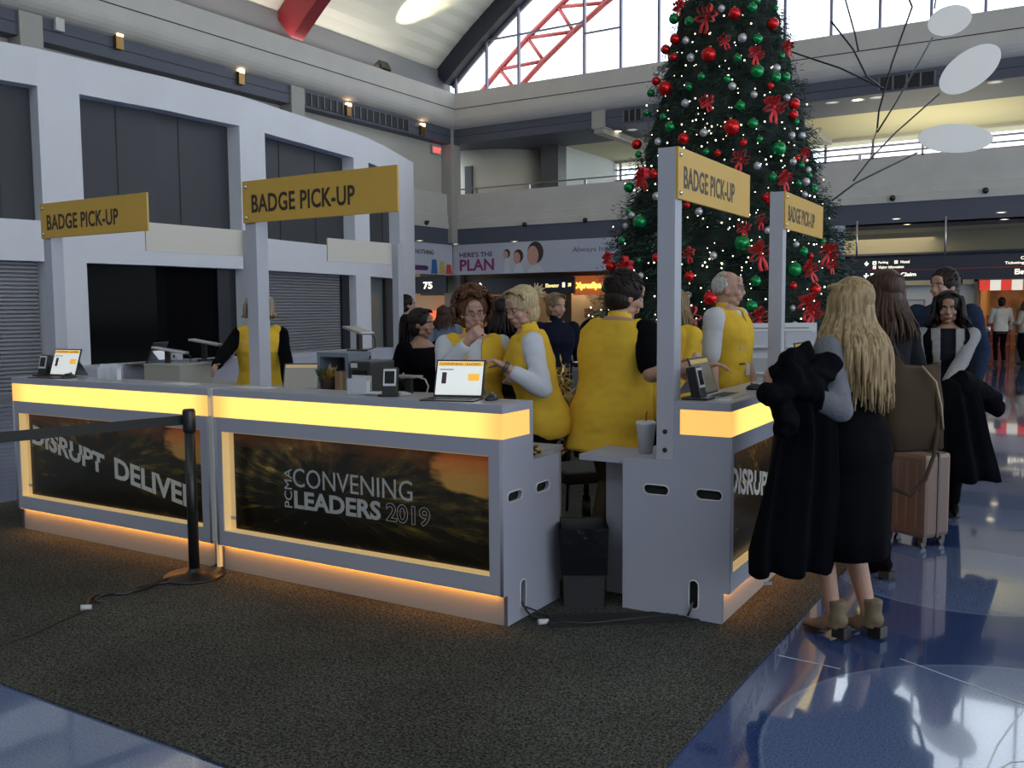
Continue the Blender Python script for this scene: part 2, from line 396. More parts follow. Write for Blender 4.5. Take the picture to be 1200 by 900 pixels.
# red roof truss standing outside the lunette glass
m = MB()
def vp(r, a, y): p = varc(r, a); return (p[0], y, p[1])
k = 26
for i in range(k):
    a, b = a0*1.02 - 2*a0*i/k, a0*1.02 - 2*a0*(i+1)/k
    m.tube([vp(RC-.35, a, YF+2.2), vp(RC-.35, b, YF+2.2)], .11, 6)
    m.tube([vp(RC-1.45, a, YF+2.2), vp(RC-1.45, b, YF+2.2)], .11, 6)
    m.tube([vp(RC-.35, a, YF+2.2), vp(RC-1.45, b, YF+2.2)], .07, 6)
    m.tube([vp(RC-1.45, a, YF+2.2), vp(RC-.35, a, YF+2.2)], .07, 6)
struct(m.build('beam_truss_outside', mat('red_truss', (.55, .10, .09), .5)))
# hall side on the camera's right and behind it (partly open to daylight)
m = MB(); m.box((14, -14, 0), (14.3, 40, 1.0)); m.box((14, -14, WR_H), (14.3, 40, 9.9)); struct(m.build('wall_right', CREAM))  # unseen wall, its opening sized to let daylight in from this side
m = MB(); m.box((14, 35, 0), (14.3, 40, 10)); m.box((XL-6, 39.8, 0), (14.3, 40, 4.4)); m.box((XL-6.2, 18, 0), (XL-6, 40, 4.4)); struct(m.build('wall_concourse_back', CREAM))
m = MB(); m.box((XL, -14.3, 0), (14.3, -14, WB_H)); struct(m.build('wall_back', CREAM))  # unseen wall added to block daylight from behind the camera
# ================================================================= curved white shopfront along the hall's long side
_cols = [(-120, 14.6), (-60, 15.2), (0, 16.0), (58, 16.6), (103, 17.2), (200, 18.6), (285, 20.2), (314, 21.0), (365, 22.6), (415, 24.4), (434, 25.3), (460, 27.0), (487, 29.6)]
def fpt(px):
    for (a, da), (b, db) in zip(_cols, _cols[1:]):
        if a <= px <= b:
            D = da + (db - da)*(px - a)/(b - a); break
    p = atd(px, 362, D); return V((p.x, p.y, 0))
bays = [(-118, -70, 0), (-70, 56, 1), (56, 104, 0), (104, 287, 1), (287, 316, 0), (316, 418, 1), (418, 435, 0), (435, 475, 1), (475, 487, 0)]
TH = .40
def fpath(a, b, n):
    return [fpt(a + (b - a)*i/n) for i in range(n+1)]
def nrm(px):
    d = (fpt(min(px+6, 487)) - fpt(max(px-6, -120))).normalized(); return V((-d.y, d.x, 0))   # pointing away from the hall (behind)
def slab(mb, a, b, z0, z1, off0=0., off1=TH, n=None):
    n = n or max(1, int(abs(b-a)/14)); rings = []
    for i in range(n+1):
        px = a + (b-a)*i/n; p = fpt(px); q = nrm(px)
        A, B = p + q*off0, p + q*off1
        rings.append([(A.x, A.y, z0), (B.x, B.y, z0), (B.x, B.y, z1), (A.x, A.y, z1)])
    mb.loft(rings, smooth=False)
m = MB()
for a, b, op in bays:
    if not op: slab(m, a, b, 0, 6.10)
    else:
        slab(m, a, b, 2.42, 3.13); slab(m, a, b, 5.46, 6.10)
slab(m, 470, 487, 0, 6.1, .0, 3.0)
struct(m.build('wall_shopfront', WHITEP))
# dark blank panels of the upper openings
k = 1
for a, b, op in bays:
    if op:
        m = MB(); slab(m, a-2, b+2, 3.1, 5.5, .33, .38)
        J = mat('panel_joint', (.03, .03, .035), .6)
        for t in (.28, .68):
            px = a + (b-a)*t; m.mi = 1; slab(m, px, px+.8, 3.1, 5.46, .318, .335, 1); m.mi = 0
        k += 1; struct(m.build('window_%d' % (k+1), [DARKP, J]))
# ground floor: roller shutters and dark glazing
def shutter_mat(nm, c):
    m = bpy.data.materials.new(nm); m.use_nodes = True; nt = m.node_tree; N = nt.nodes; L = nt.links
    b = N['Principled BSDF']; b.inputs['Roughness'].default_value = .45; b.inputs['Metallic'].default_value = .2; b.inputs['Base Color'].default_value = (*c, 1)
    return m
SHUT = shutter_mat('shutter_grey', (.30, .30, .32))
def shutter(a, b, label):
    mb = MB(); n = 34; rings = []
    P0, P1 = fpt(a), fpt(b); Q0, Q1 = nrm(a), nrm(b)
    pts = []
    for i in range(n):
        z0 = 2.42*i/n; z1 = 2.42*(i+1)/n
        pts += [(.30, z0), (.265, z0 + .25*(z1-z0)), (.265, z0 + .75*(z1-z0)), (.30, z1 - .002)]
    K = max(1, int(abs(b-a)/14))
    for j in range(K+1):
        px = a + (b-a)*j/K; P = fpt(px); Q = nrm(px)
        rings.append([(P + Q*o + V((0, 0, z))) for o, z in pts])
    mb.loft(rings, closed=False, cap=False, smooth=False)
    t = thing('roller_shutter', label, 'shutter', (0, 0, 0))
    mb.build('slats', SHUT, t)
    mb = MB(); slab(mb, a, b, 0, .09, .25, .31); mb.build('bottom_bar', mat('shutter_bar', (.2, .2, .21), .5), t)
shutter(-70, 53, 'long grey roller shutter closed at the near end of the white shopfront')
shutter(319, 410, 'grey roller shutter closed in the middle of the white shopfront behind the grey cabinet')
GLASSD = mat('dark_shop_glass', (.005, .005, .006), .12, spec=.03)
for i, (a, b) in enumerate(((110, 290), (435, 460))):
    m = MB(); slab(m, a-2, b+2, 0, 2.44, .28, .30)
    struct(m.build('window_%d' % (10+i), GLASSD if i == 0 else mat('green_grey_glass', (.17, .20, .19), .15)))
m = MB(); slab(m, 409, 421, 0, 2.42, .2, .3); slab(m, 460, 474, 0, 2.42, .2, .3); slab(m, 264, 292, 0, 2.42, .22, .29); struct(m.build('door_2', mat('black_frame', (.012, .013, .02), .4)))
# ================================================================= registration counters
HT, SLT, ZL, ZK, ZS, D1, D2, RK = 1.07, .04, .908, .151, .776, .285, .554, .034
LAM = mat('grey_white_laminate', (.37, .38, .46), .5, noise_amt=.015, nscale=3)
LAMTOP = mat('laminate_top', (.34, .34, .37), .28)
EDGE = mat('routed_edge', (.66, .66, .68), .5)
def light_mat():
    m = bpy.data.materials.new('amber_light_panel'); m.use_nodes = True; nt = m.node_tree; N = nt.nodes; L = nt.links
    b = N['Principled BSDF']; b.inputs['Base Color'].default_value = (.5, .35, .12, 1); b.inputs['Roughness'].default_value = .4
    tc = N.new('ShaderNodeTexCoord'); sx = N.new('ShaderNodeSeparateXYZ'); L.new(tc.outputs['Generated'], sx.inputs['Vector'])
    # the tubes inside stop short of the ends of the box
    p = N.new('ShaderNodeMath'); p.operation = 'PINGPONG'; p.inputs[1].default_value = .5; L.new(sx.outputs['X'], p.inputs[0])
    mr = N.new('ShaderNodeMapRange'); mr.inputs['From Max'].default_value = .09; mr.interpolation_type = 'SMOOTHSTEP'; L.new(p.outputs[0], mr.inputs['Value'])
    mx = N.new('ShaderNodeMix'); mx.data_type = 'RGBA'; mx.inputs['A'].default_value = (1.0, .52, .12, 1); mx.inputs['B'].default_value = (1.25, .90, .20, 1)
    L.new(mr.outputs['Result'], mx.inputs['Factor']); L.new(mx.outputs['Result'], b.inputs['Emission Color']); b.inputs['Emission Strength'].default_value = LB
    return m
LIGHTM = light_mat()
LED = mat('amber_led_strip', (.8, .5, .2), .5, emit=(1., .38, .05), es=LEDS)
REVEAL = mat('backlit_amber_acrylic', (.7, .55, .3), .5, emit=(1., .66, .25), es=.32)
def graphic_mat():
    m = bpy.data.materials.new('sepia_tunnel_print'); m.use_nodes = True; nt = m.node_tree; N = nt.nodes; L = nt.links
    b = N['Principled BSDF']; b.inputs['Roughness'].default_value = .25
    tc = N.new('ShaderNodeTexCoord'); mp = N.new('ShaderNodeMapping'); L.new(tc.outputs['Generated'], mp.inputs['Vector'])
    sx = N.new('ShaderNodeSeparateXYZ'); L.new(tc.outputs['Generated'], sx.inputs['Vector'])
    def math_(op, a, bb=None, c=None):
        n = N.new('ShaderNodeMath'); n.operation = op
        for i, q in enumerate((a, bb, c)):
            if q is None: continue
            if isinstance(q, (int, float)): n.inputs[i].default_value = q
            else: L.new(q, n.inputs[i])
        return n.outputs[0]
    X, Y = sx.outputs['X'], sx.outputs['Z']
    # perspective lines fanning from a point on the left
    dx = math_('SUBTRACT', X, .40); dy = math_('SUBTRACT', Y, .40)
    ang = math_('ARCTAN2', dy, dx); rad = math_('SQRT', math_('ADD', math_('MULTIPLY', dx, dx), math_('MULTIPLY', math_('MULTIPLY', dy, dy), .3)))
    cb = N.new('ShaderNodeCombineXYZ'); L.new(math_('MULTIPLY', ang, 3.2), cb.inputs[0]); L.new(math_('MULTIPLY', rad, 3.), cb.inputs[1])
    n1 = N.new('ShaderNodeTexNoise'); n1.inputs['Scale'].default_value = 1.7; n1.inputs['Detail'].default_value = 6; n1.inputs['Roughness'].default_value = .65; L.new(cb.outputs[0], n1.inputs['Vector'])
    cr = N.new('ShaderNodeValToRGB'); e = cr.color_ramp.elements
    e[0].position = .36; e[0].color = (.010, .009, .005, 1); e[1].position = .72; e[1].color = (.50, .33, .06, 1)
    x = e.new(.52); x.color = (.032, .024, .009, 1); x = e.new(.62); x.color = (.13, .085, .02, 1)
    L.new(n1.outputs['Fac'], cr.inputs['Fac'])
    hole = N.new('ShaderNodeMapRange'); hole.inputs['From Min'].default_value = .03; hole.inputs['From Max'].default_value = .30; hole.inputs['To Min'].default_value = .12; L.new(rad, hole.inputs['Value'])
    # dark lower half
    low = N.new('ShaderNodeMapRange'); low.inputs['From Min'].default_value = .20; low.inputs['From Max'].default_value = .62; low.inputs['To Min'].default_value = .18; low.inputs['To Max'].default_value = 1.15
    L.new(math_('ADD', Y, math_('MULTIPLY', X, .18)), low.inputs['Value'])
    s1 = N.new('ShaderNodeVectorMath'); s1.operation = 'SCALE'; L.new(cr.outputs['Color'], s1.inputs[0]); arc = math_('SQRT', math_('ADD', math_('POWER', math_('MULTIPLY', math_('SUBTRACT', X, .34), 2.6), 2), math_('POWER', math_('SUBTRACT', Y, .45), 2))); rings_ = math_('ADD', math_('MULTIPLY', math_('SINE', math_('ADD', math_('MULTIPLY', arc, 34), math_('MULTIPLY', n1.outputs['Fac'], 5))), math_('MULTIPLY', math_('SUBTRACT', .75, X), .6)), .95); L.new(math_('MULTIPLY', math_('MULTIPLY', low.outputs[0], hole.outputs[0]), rings_), s1.inputs['Scale'])
    # orange sky opening, upper right
    ex = math_('DIVIDE', math_('SUBTRACT', X, .93), .16); ey = math_('DIVIDE', math_('SUBTRACT', Y, .84), .26)
    n2 = N.new('ShaderNodeTexNoise'); n2.inputs['Scale'].default_value = 9; L.new(tc.outputs['Generated'], n2.inputs['Vector'])
    d = math_('ADD', math_('ADD', math_('MULTIPLY', ex, ex), math_('MULTIPLY', ey, ey)), math_('MULTIPLY', math_('SUBTRACT', n2.outputs['Fac'], .5), 1.6))
    mk = N.new('ShaderNodeMapRange'); mk.inputs['From Min'].default_value = .9; mk.inputs['From Max'].default_value = .6; L.new(d, mk.inputs['Value'])
    og = N.new('ShaderNodeMix'); og.data_type = 'RGBA'; og.inputs['A'].default_value = (.55, .30, .07, 1); og.inputs['B'].default_value = (.85, .22, .05, 1)
    og2 = N.new('ShaderNodeMapRange'); og2.inputs['From Min'].default_value = .75; og2.inputs['From Max'].default_value = .97; L.new(Y, og2.inputs['Value']); L.new(og2.outputs[0], og.inputs['Factor'])
    mx = N.new('ShaderNodeMix'); mx.data_type = 'RGBA'; L.new(mk.outputs[0], mx.inputs['Factor']); L.new(s1.outputs[0], mx.inputs['A']); L.new(og.outputs['Result'], mx.inputs['B'])
    # rusty glow along the upper edge
    up = N.new('ShaderNodeMapRange'); up.inputs['From Min'].default_value = .78; up.inputs['From Max'].default_value = 1.; up.inputs['To Max'].default_value = .55; L.new(math_('ADD', Y, math_('MULTIPLY', math_('SUBTRACT', n2.outputs['Fac'], .5), .5)), up.inputs['Value'])
    m3 = N.new('ShaderNodeMix'); m3.data_type = 'RGBA'; L.new(up.outputs[0], m3.inputs['Factor']); L.new(mx.outputs['Result'], m3.inputs['A']); m3.inputs['B'].default_value = (.24, .085, .025, 1)
    L.new(m3.outputs['Result'], b.inputs['Base Color'])
    return m
GRAPH = graphic_mat()
LET = mat('silver_grey_lettering', (.42, .42, .43), .45)
LET2 = mat('pale_lettering', (.62, .60, .56), .45)
def M_yz(x):      # plate XY -> world (Y,Z) plane, thickness towards +X
    return Matrix(((0, 0, 1, x), (1, 0, 0, 0), (0, 1, 0, 0), (0, 0, 0, 1)))
def M_xz(y):      # plate XY -> (X,Z), thickness towards -Y... front face at y
    return Matrix(((1, 0, 0, 0), (0, 0, -1, y), (0, 1, 0, 0), (0, 0, 0, 1)))
def desk(w, loc, rz, label, mode, group='registration counters'):
    t = thing('registration_counter', label, 'counter', (*loc, .009), rz, group)
    prof = [(0, ZK), (RK, ZK), (RK, 0), (D2, 0), (D2, ZS), (D1, ZS), (D1, 1.03), (D1-.03, 1.03), (D1-.03, ZL), (0, ZL)]
    holes = [slot(.105, .624, .135, .05), slot(.375, .624, .135, .05), slot(.177, .123, .05, .145)]
    me = plate(prof, holes, .02)
    for x in (0, w-.02):
        m = MB(); m.mesh(me, M_yz(x)); m.build('side_panel', LAM, t)
    for x in (.026, w-.028): m = MB(); m.box((x, RK+.022, .04), (x+.002, D2-.03, .70)); m.box((x, .031, .18), (x+.002, RK+.03, .70)); m.build('slot_shade_plate', mat('slot_shade_black', (.008, .008, .009), .8), t)  # black plates added to paint the shade seen through the hand holes
    # routed light rim round the hand holes
    for x in (-.0015, w+.0015):
        for hl in holes:
            m = MB(); m.tube([(x, p[0], p[1]) for p in hl + [hl[0], hl[1]]], .0035, 6, cap=False); m.build('handhole_rim', EDGE, t)
    ol, oh, zl, zh = .055, w-.08, .240, .826
    me = plate([(0.02, ZK), (w-.02, ZK), (w-.02, ZL), (0.02, ZL)], [[(ol, zl), (oh, zl), (oh, zh), (ol, zh)]], .03)
    m = MB(); m.mesh(me, M_xz(.03)); m.build('front_frame', LAM, t)
    m = MB()   # lit reveal: the four inner faces of the opening
    i = .004
    m.box((ol-.002, .008, zl), (ol+i, .055, zh)); m.box((oh-i, .008, zl), (oh+.002, .055, zh)); m.box((ol, .008, zl-.002), (oh, .055, zl+i)); m.box((ol, .008, zh-i), (oh, .055, zh+.002))
    m.build('lit_reveal', REVEAL, t)
    m = MB(); m.box((ol+.052, .05, zl+.011), (oh, .056, zh)); gp = m.build('graphic_panel', GRAPH, t)
    m = MB(); m.box((ol, .0560, zl), (oh, .064, zh)); m.build('back_board', mat('amber_board', (.75, .58, .3), .5, emit=(1., .62, .28), es=.18), t)
    m = MB(); m.box((.02, RK, .0), (w-.02, RK+.02, ZK+.01)); m.build('kick_board', mat('kick_white', (.34, .33, .32), .5), t)
    m = MB(); m.box((.03, .006, ZK-.0025), (w-.03, RK-.006, ZK-.0015)); m.build('led_strip', LED, t)
    # light box, wraps round both ends
    m = MB(); m.box((.002, .002, ZL), (w-.002, D1-.032, 1.03)); m.build('light_box', LIGHTM, t)
    m = MB(); m.box((0, 0, 1.03), (w, D1+.0, HT), bev=.002); m.build('counter_top', [LAM], t)
    m = MB(); m.box((.006, .006, HT), (w-.006, D1-.006, HT+.0012)); m.build('top_sheet', LAMTOP, t)
    m = MB(); m.box((.02, D1-.02, ZS), (w-.02, D1, 1.03)); m.build('rear_panel', LAM, t)
    m = MB(); m.box((.02, D1-.06, ZS-.03), (w-.02, D2, ZS)); m.box((.02, RK+.02, .30), (w-.02, D2-.02, .32)); m.build('work_shelf', LAM, t)
    # lettering on the graphic panel
    if mode == 'conv':
        m = MB(); y = .0495; R, U = (1, 0, 0), (0, 0, 1)
        m.mesh(text_mesh('PCMA', .22, .058, 0, .001), M_face((.565, y, .422), (0, 0, 1), (-1, 0, 0))); m.build('lettering', LET, gp); m = MB()
        m.mesh(text_mesh('CONVENING', .835, .105, -.002, .001), M_face((.575, y, .545), R, U)); m.build('lettering', LET, gp); m = MB()
        m.mesh(text_mesh('LEADERS', .62, .102, .032, .001), M_face((.58, y, .422), R, U))
        m.build('lettering', LET, gp)
        m = MB(); cu = bpy.data.curves.new('o', 'FONT'); cu.body = '2019'; cu.fill_mode = 'NONE'; cu.bevel_depth = .012; cu.size = 1; cu.offset = .02; cu.resolution_u = 4; cu.bevel_resolution = 0
        o = bpy.data.objects.new('o', cu); COL.objects.link(o); me = bpy.data.meshes.new_from_object(o.evaluated_get(bpy.context.evaluated_depsgraph_get())); bpy.data.objects.remove(o)
        xs = [v.co.x for v in me.vertices]; ys = [v.co.y for v in me.vertices]
        for v in me.vertices: v.co.x = (v.co.x-min(xs))*.285/(max(xs)-min(xs)); v.co.y = (v.co.y-min(ys))*.1/(max(ys)-min(ys)); v.co.z *= .05
        m.mesh(me, M_face((1.235, y, .424), R, U)); m.build('year_outline', LET, gp)
    else:
        # two words on a falling line, each letter row cut and shifted sideways
        y = .0495
        x0 = .135 if mode == 'disrupt' else .10
        def cut_word(s, x, z, ww, hh, ang, shift):
            m = MB()
            me = text_mesh(s, ww, hh, .03, .001)
            R = V((math.cos(ang), 0, math.sin(ang))); U = V((0, 0, 1))
            for lo in (0, 1):
                b = bmesh.new(); b.from_mesh(me)
                bmesh.ops.bisect_plane(b, geom=b.verts[:] + b.edges[:] + b.faces[:], plane_co=(0, hh*.52, 0), plane_no=(0, 1, 0), clear_outer=(lo == 0), clear_inner=(lo == 1))
                for v in b.verts: v.co = V((x, y, z)) + R*(v.co.x + (shift if lo else 0)) + U*v.co.y + V((0, -v.co.z, 0))
                m.merge(b)
            m.build('lettering', LET2, gp)
        cut_word('DISRUPT', x0, .612, .80, .135, math.radians(-11.0), .018)
        cut_word('DELIVER', x0 + .905, .447, .80, .138, math.radians(-9.5), .0)
    return t
# post with a sign board; origin at the foot on the work shelf
SIGNF = mat('ochre_sign_face', (.60, .36, .06), .45, noise_amt=.03, nscale=2)
SIGNB = mat('cream_sign_back', (.62, .58, .52), .6)
SIGNT = mat('dark_brown_letters', (.035, .022, .015), .5)
CHROME = mat('chrome', (.6, .6, .6), .15, 1.)
POSTM = mat('post_grey_white', (.42, .43, .49), .5)
def sign_post(loc, rz, label, grp='sign posts on the counters'):
    t = thing('sign_post', label, 'sign', loc, rz, grp)
    zt = 2.295 - loc[2]
    m = MB(); m.box((0, 0, 0), (.09, .09, zt), bev=.0025); m.build('post', POSTM, t)
    sb = MB(); sb.box((0, -.014, zt-.245), (1.17, -.0005, zt), bev=.001)
    for f in sb.bm.faces: f.material_index = 1 if f.calc_center_median().y > -.004 else 0
    s = sb.build('sign_board', [SIGNF, SIGNB], t)
    m = MB(); m.mesh(text_mesh('BADGE PICK-UP', .80, .108, .022, .001, space=1.04), M_face((.075, -.0145, zt-.19), (1, 0, 0), (0, 0, 1))); m.build('lettering', SIGNT, s)
    for z in (zt-.035, zt-.215):
        m = MB(); m.lathe([(.012, 0), (.012, .004), (.008, .009), (.001, .010)], n=14, M=M_face((.03, -.014, z), (1, 0, 0), (0, 0, 1))); m.build('bolt', CHROME, s)
    for z in (.14, .05):
        m = MB(); m.cyl((-.003, .045, z), (.002, .045, z), .012, n=14); m.build('foot_bolt', mat('black_bolt', (.02, .02, .02), .4), t)
    return t
MX, MY = -2.3113, 3.661
W2, W1, GAP = 1.9865, 2.0085, .042
desk(W2, (MX-W2, MY), 0, 'long white counter with the CONVENING LEADERS graphic and amber light band'.replace('CONVENING LEADERS', 'convening leaders'), 'conv')
desk(W1, (MX-W2-GAP-W1, MY), 0, 'white counter with the disrupt deliver graphic behind the belt barrier', 'disrupt')
# glowing seam cover between the two counters
t = thing('seam_cover', 'narrow white cover strip closing the joint between the two front counters', 'trim', (MX-W2-GAP, MY, .009))
m = MB(); m.box((.004, -.006, .17), (GAP-.004, .05, HT), bev=.003); m.build('strip', mat('white_acrylic', (.6, .58, .56), .4), t)
m = MB(); m.box((.008, .02, .01), (GAP-.008, .05, .17)); m.build('glow', REVEAL, t); m = MB(); m.box((.01, -.007, ZL+.005), (GAP-.01, -.004, 1.02)); m.build('glow', REVEAL, t)
NR = PI/2 + .0162
NX, NY = -1.4047, 4.2445
desk(2.0, (NX, NY), NR, 'counter beside the blonde woman, its end panel with hand holes facing the gap', 'disrupt')
desk(2.0, (NX-.05, NY+2.04), NR+.01, 'far counter of the side row where the white-haired man stands', 'conv')
desk(2.0, (-7.2, 6.40), -PI/2, 'counter of the back row seen from its staff side behind the volunteer in black sleeves', 'conv')
desk(2.0, (-7.2, 8.66), -PI/2, 'farthest counter of the back row beside the grey cabinet', 'disrupt')
sign_post((MX-W2, MY+D1, ZS+.009), 0, 'badge pick-up sign on the post in front of the volunteer with black sleeves')
sign_post((MX-W2-GAP-W1, MY+D1, ZS+.009), 0, 'badge pick-up sign on the post at the end of the row by the roller shutter')
cs, sn = math.cos(NR), math.sin(NR)
sign_post((NX - sn*D1, NY + cs*D1 + .0, ZS+.009), NR, 'large badge pick-up sign on the post hiding a blonde volunteer')
sign_post((NX-.05 - sn*D1, NY+2.04 + cs*D1, ZS+.009), NR+.01, 'badge pick-up sign on the post rising behind the blonde woman')
sign_post((-7.2+D1, 6.40, ZS+.009), -PI/2, 'back of a sign board showing cream beside the dark upper shop window')
sign_post((-7.2+D1, 8.66, ZS+.009), -PI/2, 'back of a sign board on the pale post behind the dark-haired woman in black blazer')
# ================================================================= ground floor under the gallery, shops, banners
def lamp(kind, loc, energy, color, size=.3, rot=None, **k):
    l = bpy.data.lights.new('light', kind); l.energy = energy; l.color = color
    if kind == 'AREA': l.size = size
    elif kind != 'SUN': l.shadow_soft_size = size
    for a, b in k.items(): setattr(l, a, b)
    o = bpy.data.objects.new('light', l); COL.objects.link(o); o.location = loc
    if rot: o.rotation_euler = rot
    return o
m = MB(); m.box((-11, YF-.05, 3.74), (14, YF+2.0, 3.9)); m.box((XL-6, YF-.05, 3.74), (-11, YF+2.0, 3.9)); m.box((XL-6, 18, 3.74), (XL-.1, YF+1, 3.9)); struct(m.build('ceiling_concourse', DARKB))
m = MB(); m.box((XL-6, YF+2.0, 3.76), (14, 40, 3.92)); struct(m.build('ceiling_concourse_back', mat('concourse_ceiling', (.6, .57, .42), .8)))
# shop wall on the right, stacked fascia over white wall
OLIVE = mat('olive_cream', (.45, .42, .29), .7)
m = MB(); m.box((-8.5, 31, 3.15), (14, 31.2, 3.76)); m.box((-8.5, 30.9, 2.80), (14, 31.2, 2.95)); m.box((-8.5, 30.85, 2.14), (14, 31.2, 2.36)); struct(m.build('wall_fascia', OLIVE))
m = MB(); m.box((-8.5, 31.02, 2.94), (14, 31.2, 3.16)); m.box((-8.5, 30.7, 3.08), (14, 31.1, 3.12)); struct(m.build('trim_fascia_groove', DARKB))
m = MB(); m.box((-8.5, 31.03, 0), (-2.85, 31.2, 2.15)); m.box((-2.85, 31.03, 2.12), (14, 31.2, 2.8)); m.box((6, 31.03, 0), (14, 31.2, 2.15)); struct(m.build('wall_shops', mat('wall_pale', (.60, .62, .64), .6)))
m = MB(); m.box((-5.0, 30.99, 0), (-4.25, 31.04, 1.68)); struct(m.build('door_3', mat('pale_door', (.50, .53, .57), .6)))
m = MB(); m.box((-5.03, 30.97, 0), (-5.0, 31.04, 1.7)); m.box((-4.25, 30.97, 0), (-4.22, 31.04, 1.7)); m.box((-5.03, 30.97, 1.68), (-4.22, 31.04, 1.71)); struct(m.build('trim_door_3', GREYP))
# awning store
m = MB(); m.box((-2.85, 30.8, 0), (-2.75, 31.1, 2.3)); m.box((-2.85, 30.8, 2.22), (6, 31.1, 2.32)); struct(m.build('trim_store_frame', mat('store_frame', (.18, .15, .13), .5)))
aw = thing('store_awning', 'red and white striped valance over the warm lit store opening', 'awning', (-2.7, 30.7, 1.95))
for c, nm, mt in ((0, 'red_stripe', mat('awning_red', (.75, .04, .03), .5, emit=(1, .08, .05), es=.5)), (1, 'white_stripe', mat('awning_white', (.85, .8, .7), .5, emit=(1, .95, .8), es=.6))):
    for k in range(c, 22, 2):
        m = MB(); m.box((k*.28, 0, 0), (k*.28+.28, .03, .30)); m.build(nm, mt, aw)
m = MB(); m.box((-2.7, 34.5, 0), (6, 34.7, 3.7)); struct(m.build('wall_store_back', mat('store_brown', (.22, .11, .05), .6, noise_amt=.5, nscale=2.5)))
m = MB(); m.box((-2.75, 31.1, 0), (-2.7, 34.6, 3.7)); m.box((6, 31.1, 0), (6.05, 34.6, 3.7)); struct(m.build('wall_store_sides', mat('store_tan', (.4, .22, .08), .6)))
for i, (x, h, c) in enumerate(((-2.3, 1.2, (.25, .03, .02)), (-1.5, 1.4, (.06, .04, .03)), (-.6, 1.1, (.3, .2, .05)), (.5, 1.3, (.08, .08, .1)))):
    t = thing('display_shelf', ['dark red merchandise rack at the edge of the warm store', 'brown merchandise shelf inside the warm store', 'yellow merchandise shelf inside the warm store', 'grey merchandise shelf deep in the warm store'][i], 'shelf', (x, 32.6, 0))
    m = MB(); m.box((-.32, -.2, 0), (.32, .2, h)); m.build('cabinet', mat('rack_%d' % i, c, .6), t)
    for q in range(3): m = MB(); m.box((-.34, -.26, .3+q*.32), (.34, .2, .33+q*.32)); m.build('shelf', mat('rack_shelf', (.3, .2, .12), .5), t)
t = thing('wooden_chevron', 'slanted light wood lattice decoration inside the warm store', 'decoration', (-1.3, 31.9, .9))
for k in range(5): m = MB(); m.tube([(k*.14, 0, 0), (k*.14+1.1, 0, 1.25)], .035, 6); m.build('slat', mat('light_wood', (.55, .33, .12), .5), t)
lamp('AREA', (-1.2, 32.4, 2.9), 60, (1, .68, .38), 1.5)
lamp('AREA', (-5.5, 29.9, 3.6), 50, (1, .85, .6), 3.0)
# hanging wayfinding sign
WSIGN = mat('sign_navy', (.035, .037, .055), .4)
WLIT = mat('lit_letters', (.9, .85, .7), .5, emit=(1, .93, .72), es=1.5)
WRED = mat('sign_red_line', (.5, .04, .06), .5)
t = thing('wayfinding_sign', 'long hanging sign with parking, hotel and baggage claim directions', 'sign', (-6.4, 26.0, 2.17))
m = MB(); m.box((0, -.03, 0), (7.6, .10, .60)); pn = m.build('panel', WSIGN, t)
for x in (1.15, 3.3): m = MB(); m.tube([(x, .03, .6), (x, .03, 1.6)], .025); m.build('hanger', STEEL, t)
def wtxt(s, x, z, h, w_=None, b=.01, mt=WLIT, nm='lettering'):
    m = MB(); m.mesh(text_mesh(s, w_, h, b, .002), M_face((x, -.033, z), (1, 0, 0), (0, 0, 1))); m.build(nm, mt, pn)
wtxt('Parking', 1.72, .44, .075); wtxt('Hotel', 2.26, .45, .07); wtxt('Visitor Information', 1.72, .325, .07, .62); wtxt('Baggage Claim', 1.72, .085, .125, .92, .02)
wtxt('Car Rental', 5.0, .46, .075); wtxt('Ticketing/Check-In', 4.66, .335, .08, .85); wtxt('Elevator', 4.88, .10, .13, .56, .02)
def arrow(x, z, s, ang=0, mt=WLIT, par=None, y=-.034):
    m = MB(); c, n_ = math.cos(ang), math.sin(ang)
    def T(p): return (x + s*(p[0]*c - p[1]*n_), y, z + s*(p[0]*n_ + p[1]*c))
    m.poly([T(p) for p in ((-.12, .5), (.12, .5), (.12, -.05), (.42, .22), (.42, -.05), (0, -.5), (-.42, -.05), (-.42, .22), (-.12, -.05))], .004, (0, -1, 0)); m.build('arrow', mt, par or pn)
arrow(1.42, .46, .12); arrow(1.42, .14, .14)
for x, z, s in ((1.62, .475, .09), (1.62, .36, .075), (2.15, .485, .08), (1.6, .13, .15)):
    m = MB(); m.box((x-s/2, -.036, z-s/2), (x+s/2, -.03, z+s/2)); pc = m.build('pictogram', WLIT, pn)
    m = MB(); m.box((x-s*.22, -.0375, z-s*.2), (x+s*.22, -.0355, z+s*.18)); m.build('pictogram_mark', WSIGN, pc)
m = MB(); m.box((1.45, -.035, .27), (3.1, -.031, .285)); m.build('red_line', WRED, pn)
m = MB(); m.box((3.55, -.035, .275), (5.6, -.031, .29)); m.build('red_line', WRED, pn)
